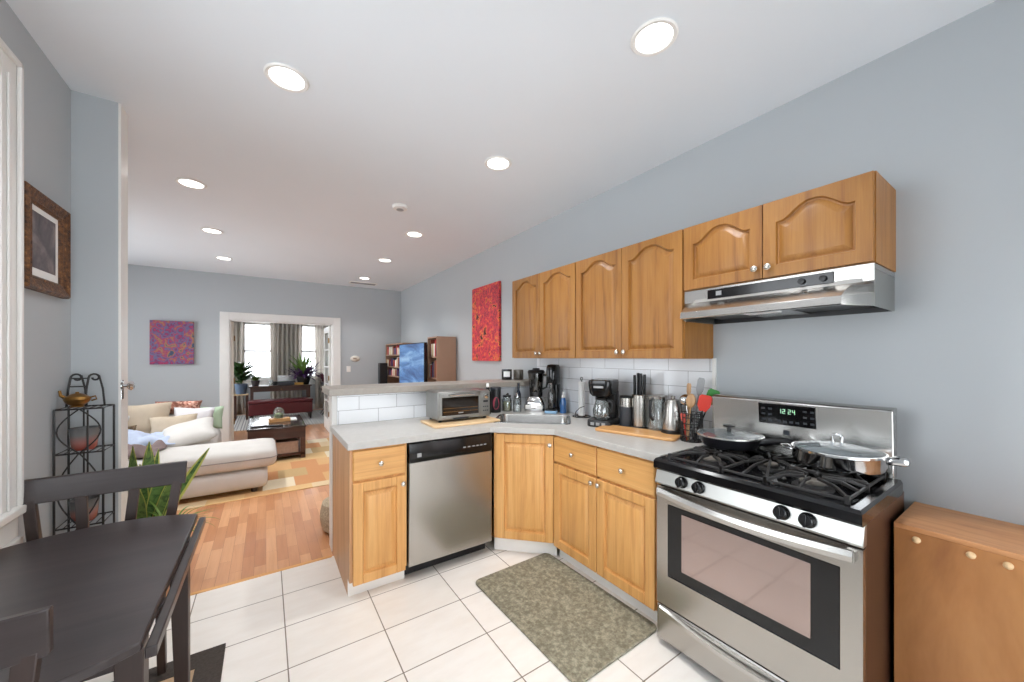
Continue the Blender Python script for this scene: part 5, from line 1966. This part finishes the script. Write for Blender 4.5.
blanket('blue_throw', 'crumpled pale blue and white throw heaped on the sofa seat', M['blue_cloth'], -1.42, -0.82, 5.30, 5.80, 0.462, 0.085, 3)
blanket('navy_throw', 'navy patterned cloth at the left of the sofa seat', M['navy_cloth'], -1.72, -1.28, 5.22, 5.62, 0.478, 0.10, 5)
blanket('taupe_throw', 'taupe throw lying across the inner end of the chaise', M['taupe_cloth'], -1.22, -0.86, 4.72, 5.24, 0.470, 0.05, 8)
pillow('seat_cushion', 'loose cream cushion lying tilted at the right end of the sofa', 'cushion', M['cream'], (-0.74, 5.60, 0.53), 0.50, 0.62, 0.17, (R(-78), R(-14), R(6)))

# ------------------------------------------------------------------ rugs
o = MB().box(-1.2, 0.98, 4.50, 7.1, 0, 0.006).build('patchwork_rug', M['patch'])
tag(o, 'patchwork rug of orange and tan squares under the coffee table', 'rug')
o.location = (0, 0, 0.0005)
o = MB().box(-1.3, 1.95, 8.75, 11.0, 0, 0.008).build('striped_rug', M['stripes'])
o.location = (0, 0, 0.0005)
tag(o, 'grey and white striped rug in the front room', 'rug')

# ------------------------------------------------------------------ coffee table
t = thing('coffee_table', 'dark cherry wood coffee table with open lower shelf', 'table', (0.13, 6.45, 0.008))
cw, cd, chh = 0.33, 0.56, 0.455
MB().box(-cw - 0.01, cw + 0.01, -cd - 0.01, cd + 0.01, chh - 0.025, chh).build('tabletop', plain('glossy_dark_top', rgb(66, 56, 54), 0.1, var=0.15), t, bevel=0.004)
MB().box(-cw, cw, -cd, cd, chh - 0.17, chh - 0.025).build('apron', M['dark_wood'], t, bevel=0.003)
for x in (-cw, cw - 0.06):
    for y in (-cd, cd - 0.06):
        MB().box(x, x + 0.06, y, y + 0.06, 0, chh - 0.17).build('leg', M['dark_wood'], t)
MB().box(-cw, cw, -cd, cd, 0.05, 0.075).build('lower_shelf', M['dark_wood'], t)
o = MB().prism(rrect(0, 0, 0.36, 0.40, 0.02, 0), 0, 0.165).build('storage_box', M['kraft'], bevel=0.006)
o.location = (0.20, 6.13, 0.0835)
tag(o, 'woven tan storage box on the coffee table lower shelf', 'box')
TT = 0.4625
o = MB().box(-0.13, 0.13, -0.07, 0.07, 0, 0.05).build('wooden_tray', M['board'], bevel=0.004)
o.location = (0.165, 6.42, TT)
o.rotation_euler = (0, 0, R(8))
tag(o, 'small orange wooden block tray on the coffee table', 'tray')
t = thing('glass_cloche', 'small glass terrarium jar on the orange wooden tray', 'jar', (0.155, 6.42, TT + 0.0505))
MB().lathe([(0.062, 0), (0.068, 0.01), (0.068, 0.10), (0.05, 0.14), (0.018, 0.158), (0, 0.16)], n=26).build('dome', M['jar_glass'], t)
MB().lathe([(0, 0.002), (0.058, 0.002), (0.055, 0.05), (0.03, 0.075), (0, 0.08)], n=20).build('moss', plain('pale_moss', rgb(150, 160, 120), 0.9, var=0.3, vs=40), t)
for i, (x, y, a, lab) in enumerate(((-0.08, 6.04, 12, 'black remote control at the left front of the coffee table'), (0.10, 6.00, -18, 'black remote control at the right front of the coffee table'))):
    r_ = thing('remote_control', lab, 'remote control', (x, y, TT), R(a), 'remotes on the coffee table')
    MB().prism(rrect(0, 0, 0.19, 0.05, 0.012, 0), 0, 0.018).build('case', M['black'], r_, bevel=0.004)
    mb = MB()
    for k in range(4):
        for q in range(2):
            mb.box(-0.07 + k * 0.035, -0.055 + k * 0.035, -0.014 + q * 0.018, -0.004 + q * 0.018, 0.017, 0.020)
    mb.build('button', M['grey_ceramic'], r_)
o = MB().box(-0.09, 0.09, -0.13, 0.13, 0, 0.012).build('magazine', M['paper'])
o.location = (0.30, 6.55, TT)
tag(o, 'white magazine lying right of the wooden tray', 'magazine')

# ------------------------------------------------------------------ front room: bench, desk, plants, curtains
RF = 0.0
t = thing('piano_bench', 'maroon leather padded bench in front of the dark desk', 'bench', (0.29, 9.75, 0.009))
bw = 0.60
MB().box(-bw, bw, -0.19, 0.19, 0.15, 0.40).build('upholstered_box', M['maroon'], t, bevel=0.012)
mb = MB()
soft_box(mb, -bw - 0.01, bw + 0.01, -0.20, 0.20, 0.40, 0.46, 0.03, 0.012)
mb.build('seat_pad', M['maroon'], t, ang=60)
for x in (-bw + 0.04, bw - 0.04):
    for y in (-0.15, 0.15):
        MB().cyl((x, y, 0), (x, y, 0.15), 0.018, 0.026, 12).build('leg', M['espresso_v'], t)

t = thing('writing_desk', 'long dark wooden desk below the front windows', 'desk', (0.30, 10.40, 0.009))
dw_, dd_, dh = 0.625, 0.27, 0.74
MB().box(-dw_, dw_, -dd_, dd_, dh - 0.03, dh).build('desktop', M['dark_wood'], t, bevel=0.005)
MB().box(-dw_ + 0.05, dw_ - 0.05, -dd_ + 0.04, dd_ - 0.04, dh - 0.13, dh - 0.03).build('apron', M['dark_wood'], t)
dr = MB().box(-0.32, 0.32, -dd_ + 0.028, -dd_ + 0.04, dh - 0.12, dh - 0.04).build('drawer', M['dark_wood'], t, bevel=0.002)
MB().ball((0, -dd_ + 0.018, dh - 0.08), 0.014, n=12, m=8).build('knob', M['brass'], dr)
for x in (-dw_ + 0.03, dw_ - 0.08):
    for y in (-dd_ + 0.02, dd_ - 0.07):
        MB().box(x, x + 0.05, y, y + 0.05, 0, dh - 0.03).build('leg', M['dark_wood'], t)
DT = 0.7495
t = thing('printer', 'low black printer loaded with white paper on the desk', 'printer', (0.40, 10.40, DT))
MB().box(-0.20, 0.20, -0.12, 0.14, 0, 0.08).build('case', M['charcoal'], t, bevel=0.01)
MB().add([(-0.17, 0.06, 0.08), (0.17, 0.06, 0.08), (0.17, 0.15, 0.22), (-0.17, 0.15, 0.22)], [(0, 1, 2, 3)]).build('paper_sheet', M['paper'], t, solid=0.004)
o = MB().box(-0.09, 0.09, -0.06, 0.06, 0, 0.055).build('tissue_box', plain('yellow_box', rgb(186, 142, 66), 0.6))
o.location = (0.66, 10.26, DT)
tag(o, 'small mustard yellow box right of the printer', 'box')
o = MB().lathe([(0, 0), (0.04, 0), (0.045, 0.01), (0.042, 0.12), (0.036, 0.12), (0.036, 0.02), (0, 0.02)], n=20).build('drinking_glass', M['jar_glass'])
o.location = (0.10, 10.36, DT)
tag(o, 'clear glass tumbler standing left of the printer', 'glass')
o = MB().lathe([(0, 0), (0.04, 0), (0.042, 0.01), (0.042, 0.09), (0.038, 0.09), (0.038, 0.012), (0, 0.012)], n=20).build('desk_mug', M['black'])
o.location = (0.17, 10.28, DT)
tag(o, 'small black mug in front of the clear tumbler', 'mug')


def bush(mb, n, base, h, spread, ln, w, curl=(0.3, 1.2), lean=(0.1, 1.0)):
    for i in range(n):
        az = random.uniform(0, 2 * PI)
        rr = random.uniform(0, spread)
        z = base + random.uniform(0, h)
        blade(mb, (rr * math.cos(az), rr * math.sin(az), z), az + random.uniform(-0.6, 0.6), random.uniform(*lean), random.uniform(*ln), random.uniform(*w), random.uniform(*curl), 6, tw=random.uniform(-0.8, 0.8))


t = thing('side_table', 'small wooden plant table left of the desk', 'table', (-0.465, 10.30, 0.009))
MB().box(-0.135, 0.135, -0.14, 0.14, 0.55, 0.575).build('tabletop', M['board_pale'], t, bevel=0.003)
for x in (-0.11, 0.11):
    for y in (-0.115, 0.115):
        MB().box(x - 0.02, x + 0.02, y - 0.02, y + 0.02, 0, 0.55).build('leg', M['dark_wood'], t)
t = thing('rubber_plant', 'bushy dark green houseplant in blue pot by left window', 'plant', (-0.465, 10.28, 0.5845))
pot(t, 0.125, 0.22, M['blue_pot'])
mb = MB()
bush(mb, 85, 0.26, 0.40, 0.13, (0.20, 0.36), (0.045, 0.07), lean=(0.5, 1.4))
mb.build('foliage', M['leaf'], t, fix=False)
mb = MB()
for i in range(5):
    a = i * 1.3
    mb.tube([(0, 0, 0.2), (0.06 * math.cos(a), 0.06 * math.sin(a), 0.45), (0.10 * math.cos(a), 0.10 * math.sin(a), 0.66)], 0.006, 6)
mb.build('stem', M['leaf'], t)
t = thing('fern', 'small bright green fern on the left end of the desk', 'plant', (-0.20, 10.26, DT))
pot(t, 0.085, 0.12, M['terracotta'])
mb = MB()
bush(mb, 50, 0.11, 0.05, 0.05, (0.12, 0.20), (0.012, 0.02), lean=(0.2, 1.1))
mb.build('foliage', M['leaf_light'], t, fix=False)
t = thing('purple_plant', 'purple-leaved trailing plant in black pot at desk right end', 'plant', (0.77, 10.36, DT))
t.scale = (1.3, 1.0, 1.15)
pot(t, 0.12, 0.15, M['black'])
mb = MB()
bush(mb, 120, 0.14, 0.14, 0.12, (0.16, 0.34), (0.022, 0.036), lean=(0.5, 1.5), curl=(0.2, 1.6))
mb.build('foliage', M['leaf_purple'], t, fix=False)
mb = MB()
bush(mb, 40, 0.20, 0.18, 0.12, (0.22, 0.40), (0.012, 0.020), lean=(0.05, 0.7), curl=(0.1, 0.6))
mb.build('green_shoots', M['leaf_light'], t, fix=False)
t = thing('folding_stand', 'folding plant stand with crossed legs right of the desk', 'stand', (1.33, 10.15, 0.009))
MB().box(-0.22, 0.22, -0.16, 0.16, 0.62, 0.642).build('tabletop', M['dark_wood'], t, bevel=0.003)
mb = MB()
for y in (-0.14, 0.14):
    mb.bar((-0.2, y, 0.0), (0.2, y, 0.62), 0.02, 0.03, up=(0, 1, 0)).bar((0.2, y + 0.02, 0.0), (-0.2, y + 0.02, 0.62), 0.02, 0.03, up=(0, 1, 0))
mb.build('crossed_legs', M['espresso_v'], t)
t = thing('burgundy_plant', 'burgundy-leaved plant on the folding stand', 'plant', (1.22, 10.15, 0.6515))
pot(t, 0.10, 0.13, M['terracotta'])
mb = MB()
bush(mb, 70, 0.13, 0.12, 0.08, (0.14, 0.28), (0.014, 0.024), lean=(0.2, 1.4))
mb.build('foliage', M['leaf_red'], t, fix=False)


def curtain(name, label, x0, x1, y, z0, z1, waves, m, amp=0.035):
    mb = MB()
    nx, nz = waves * 10, 8
    vs, fs = [], []
    for j in range(nz + 1):
        for i in range(nx + 1):
            u = i / nx
            v = j / nz
            a = amp * (0.75 + 0.25 * (1 - v))
            vs.append((x0 + (x1 - x0) * u + 0.006 * math.sin(5 * v + u * 9), y + a * math.sin(2 * PI * waves * u + 0.4 * math.sin(3 * v)), z0 + (z1 - z0) * v))
    for j in range(nz):
        for i in range(nx):
            q = j * (nx + 1) + i
            fs.append((q, q + 1, q + nx + 2, q + nx + 1))
    mb.add(vs, fs)
    o = mb.build(name, m, solid=0.004, ang=80, fix=False)
    return tag(o, label, 'curtain', 'taupe curtains at the front windows')


curtain('curtain', 'taupe curtain panel left of the left window', -0.98, -0.45, YE - 0.10, 0.03, 2.36, 5, M['curtain'])
curtain('curtain', 'wide taupe curtain panel hanging between the two windows', 0.09, 0.80, YE - 0.10, 0.03, 2.36, 7, M['curtain'])
curtain('curtain', 'taupe curtain panel right of the right window', 1.10, 1.60, YE - 0.10, 0.03, 2.36, 5, M['curtain'])
mb = MB()
mb.tube([(-1.1, YE - 0.10, 2.365), (1.8, YE - 0.10, 2.365)], 0.012, 10)
mb.ball((-1.12, YE - 0.10, 2.365), 0.025).ball((1.82, YE - 0.10, 2.365), 0.025)
for x in (-0.9, 0.45, 1.65):
    mb.bar((x, YE - 0.10, 2.365), (x, YE, 2.365), 0.012, 0.012)
o = mb.build('curtain_rod', M['wire'])
tag(o, 'long dark curtain rod above both front windows', 'curtain rod')

# french door leaves folded back in the far doorway
for nm, x, sg, lab in (('french_door', DX1 - 0.03, 1, 'white glazed french door leaf opened at right of the doorway'), ('french_door', DX0 + 0.03, -1, 'cream french door leaf folded back at left of the doorway')):
    t = thing(nm, lab, 'door', (x, YF + 0.155, 0), 0 if sg > 0 else R(6))
    L_ = 0.72
    xx0, xx1 = -0.02, 0.02
    mb = MB()
    mb.box(xx0, xx1, 0, 0.09, 0.01, 1.99).box(xx0, xx1, L_ - 0.09, L_, 0.01, 1.99).box(xx0, xx1, 0.09, L_ - 0.09, 0.01, 0.24).box(xx0, xx1, 0.09, L_ - 0.09, 1.88, 1.99)
    for k in range(1, 5):
        z = 0.24 + (1.88 - 0.24) * k / 5
        mb.box(xx0 + 0.006, xx1 - 0.006, 0.09, L_ - 0.09, z - 0.012, z + 0.012)
    mb.box(xx0 + 0.006, xx1 - 0.006, L_ / 2 - 0.012, L_ / 2 + 0.012, 0.24, 1.88)
    mb.build('door_frame', M['trim_warm'] if sg < 0 else M['trim'], t)
    MB().box(-0.003, 0.003, 0.09, L_ - 0.09, 0.24, 1.88).build('pane', M['glass'], t)
    for z in (0.35, 1.02, 1.72):
        MB().cyl((-sg * 0.025, -0.006, z - 0.045), (-sg * 0.025, -0.006, z + 0.045), 0.008, n=10).build('hinge', M['brass'], t)

# ------------------------------------------------------------------ media wall on the right of the living room
def bookcase(label, y0, y1, x0, z1, shelves, backing):
    t = thing('bookcase', label, 'bookcase', (x0, y0, 0))
    w, d = y1 - y0, XR - 0.016 - x0
    MB().box(0, d, 0, 0.02, 0, z1).build('side_panel', M['brown_box'], t)
    MB().box(0, d, w - 0.02, w, 0, z1).build('side_panel', M['brown_box'], t)
    MB().box(0, d, 0.02, w - 0.02, z1 - 0.02, z1).build('top_panel', M['brown_box'], t)
    MB().box(d - 0.01, d, 0.02, w - 0.02, 0, z1 - 0.02).build('back_panel', backing, t)
    for z in shelves:
        MB().box(0.005, d - 0.01, 0.02, w - 0.02, z, z + 0.018).build('shelf', M['brown_box'], t)
    return t


bookcase('tall brown bookcase with plain side facing the kitchen', 4.81, 5.17, 1.967, 1.70, (0.08, 0.42, 0.76, 1.10, 1.40), M['brown_box'])
bookcase('tall brown bookcase in the far corner beyond the television', 6.30, 7.38, 1.95, 1.66, (0.08, 0.40, 0.72, 1.05, 1.22, 1.44), M['espresso'])
cols = [(214, 206, 190), (84, 42, 96), (230, 226, 220), (140, 70, 52), (60, 66, 84), (196, 170, 120), (110, 84, 62), (178, 60, 54)]
bookm = [plain('book_cover_%s' % n_, rgb(*c), 0.6, var=0.1) for n_, c in zip(('cream', 'plum', 'white', 'rust', 'navy', 'straw', 'brown', 'red'), cols)]


def book(x, y, z, d, th, h, m, label, group):
    o = MB().box(0, d, 0, th, 0, h).build('book', m, bevel=0.002)
    o.location = (x, y, z)
    tag(o, label, 'book', group)


rb = random.Random(5)
for z in (1.118, 1.418):
    y = 4.835
    k = 0
    while y < 5.11:
        th = rb.uniform(0.025, 0.05)
        h = rb.uniform(0.17, 0.25)
        book(1.985, y, z + 0.0005, 0.18, th, h, bookm[(k * 3 + (1 if z > 1.3 else 0)) % 8], 'book standing on a %s shelf of the bookcase nearest the kitchen' % ('top' if z > 1.3 else 'middle'), 'books in the near bookcase %s' % ('top' if z > 1.3 else 'middle'))
        y += th + 0.003
        k += 1
for z, hmax in ((1.068, 0.14), (1.238, 0.18), (1.458, 0.17)):
    y = 6.33
    k = 0
    while y < 7.30:
        th = rb.uniform(0.03, 0.08)
        h = rb.uniform(0.09, hmax)
        book(1.965, y, z + 0.0005, 0.17, th, h, bookm[(k * 5 + int(z * 10)) % 8], 'book on the %s visible shelf of the far corner bookcase' % {1.068: 'lowest', 1.238: 'middle', 1.458: 'top'}[z], 'books in the far bookcase %s' % {1.068: 'lowest', 1.238: 'middle', 1.458: 'top'}[z])
        y += th + rb.choice((0.003, 0.003, 0.06))
        k += 1
t = thing('media_cabinet', 'long dark media cabinet under the television', 'cabinet', (1.80, 5.19, 0))
MB().box(0, XR - 0.016 - 1.80, 0, 1.09, 0.05, 0.72).build('cabinet_body', M['espresso'], t, bevel=0.004)
mb = MB()
for x in (0.03, 0.42):
    for y in (0.04, 1.05):
        mb.box(x, x + 0.04, y - 0.02, y + 0.02, 0, 0.05)
mb.build('foot', M['espresso'], t)
for y in (0.02, 0.56):
    d_ = MB().box(-0.018, 0, y, y + 0.51, 0.07, 0.70).build('door', M['espresso'], t, bevel=0.003)
    MB().tube([(-0.03, y + 0.25, 0.60), (-0.03, y + 0.25, 0.50)], 0.005, 8).build('handle', M['nickel'], d_)
MB().box(XR - 0.046 - 1.80, XR - 0.016 - 1.80, 0.0, 1.09, 0.72, 1.62).build('back_board', M['espresso'], t)
t = thing('television', 'large flat television showing a blue picture', 'television', (1.86, 5.02, 0.722))
TVW, TVH = 1.16, 0.80
MB().box(0, 0.045, 0, TVW, 0.10, 0.10 + TVH).build('casing', M['black_gloss'], t, bevel=0.004)
MB().box(-0.002, 0.001, 0.012, TVW - 0.012, 0.118, 0.088 + TVH).build('screen', M['tv'], t)
MB().box(0.01, 0.035, TVW / 2 - 0.05, TVW / 2 + 0.05, 0.012, 0.10).box(-0.08, 0.14, TVW / 2 - 0.22, TVW / 2 + 0.22, 0, 0.012).build('stand', M['black'], t)
# black thing beside far bookcase
t = thing('floor_speaker', 'slim black floor speaker before the far corner bookcase', 'speaker', (1.86, 7.20, 0))
MB().box(-0.08, 0.06, -0.07, 0.07, 0.02, 1.30).build('cabinet_box', M['black'], t, bevel=0.006)
MB().box(-0.11, 0.09, -0.10, 0.10, 0, 0.02).build('base_plate', M['black'], t)
MB().box(-0.085, -0.079, -0.055, 0.055, 0.3, 1.27).build('grille', M['charcoal'], t)

# pouf behind the half wall
o = MB().lathe([(0, 0), (0.15, 0), (0.19, 0.03), (0.205, 0.10), (0.205, 0.16), (0.19, 0.23), (0.14, 0.26), (0, 0.265)], n=40).build('pouf', plain('beige_tweed', rgb(176, 158, 132), 0.95, var=0.3, vs=90, bump=0.5, bs=200))
o.location = (0.565, 3.30, 0)
tag(o, 'beige tweed pouf peeking out behind the peninsula end', 'pouf')
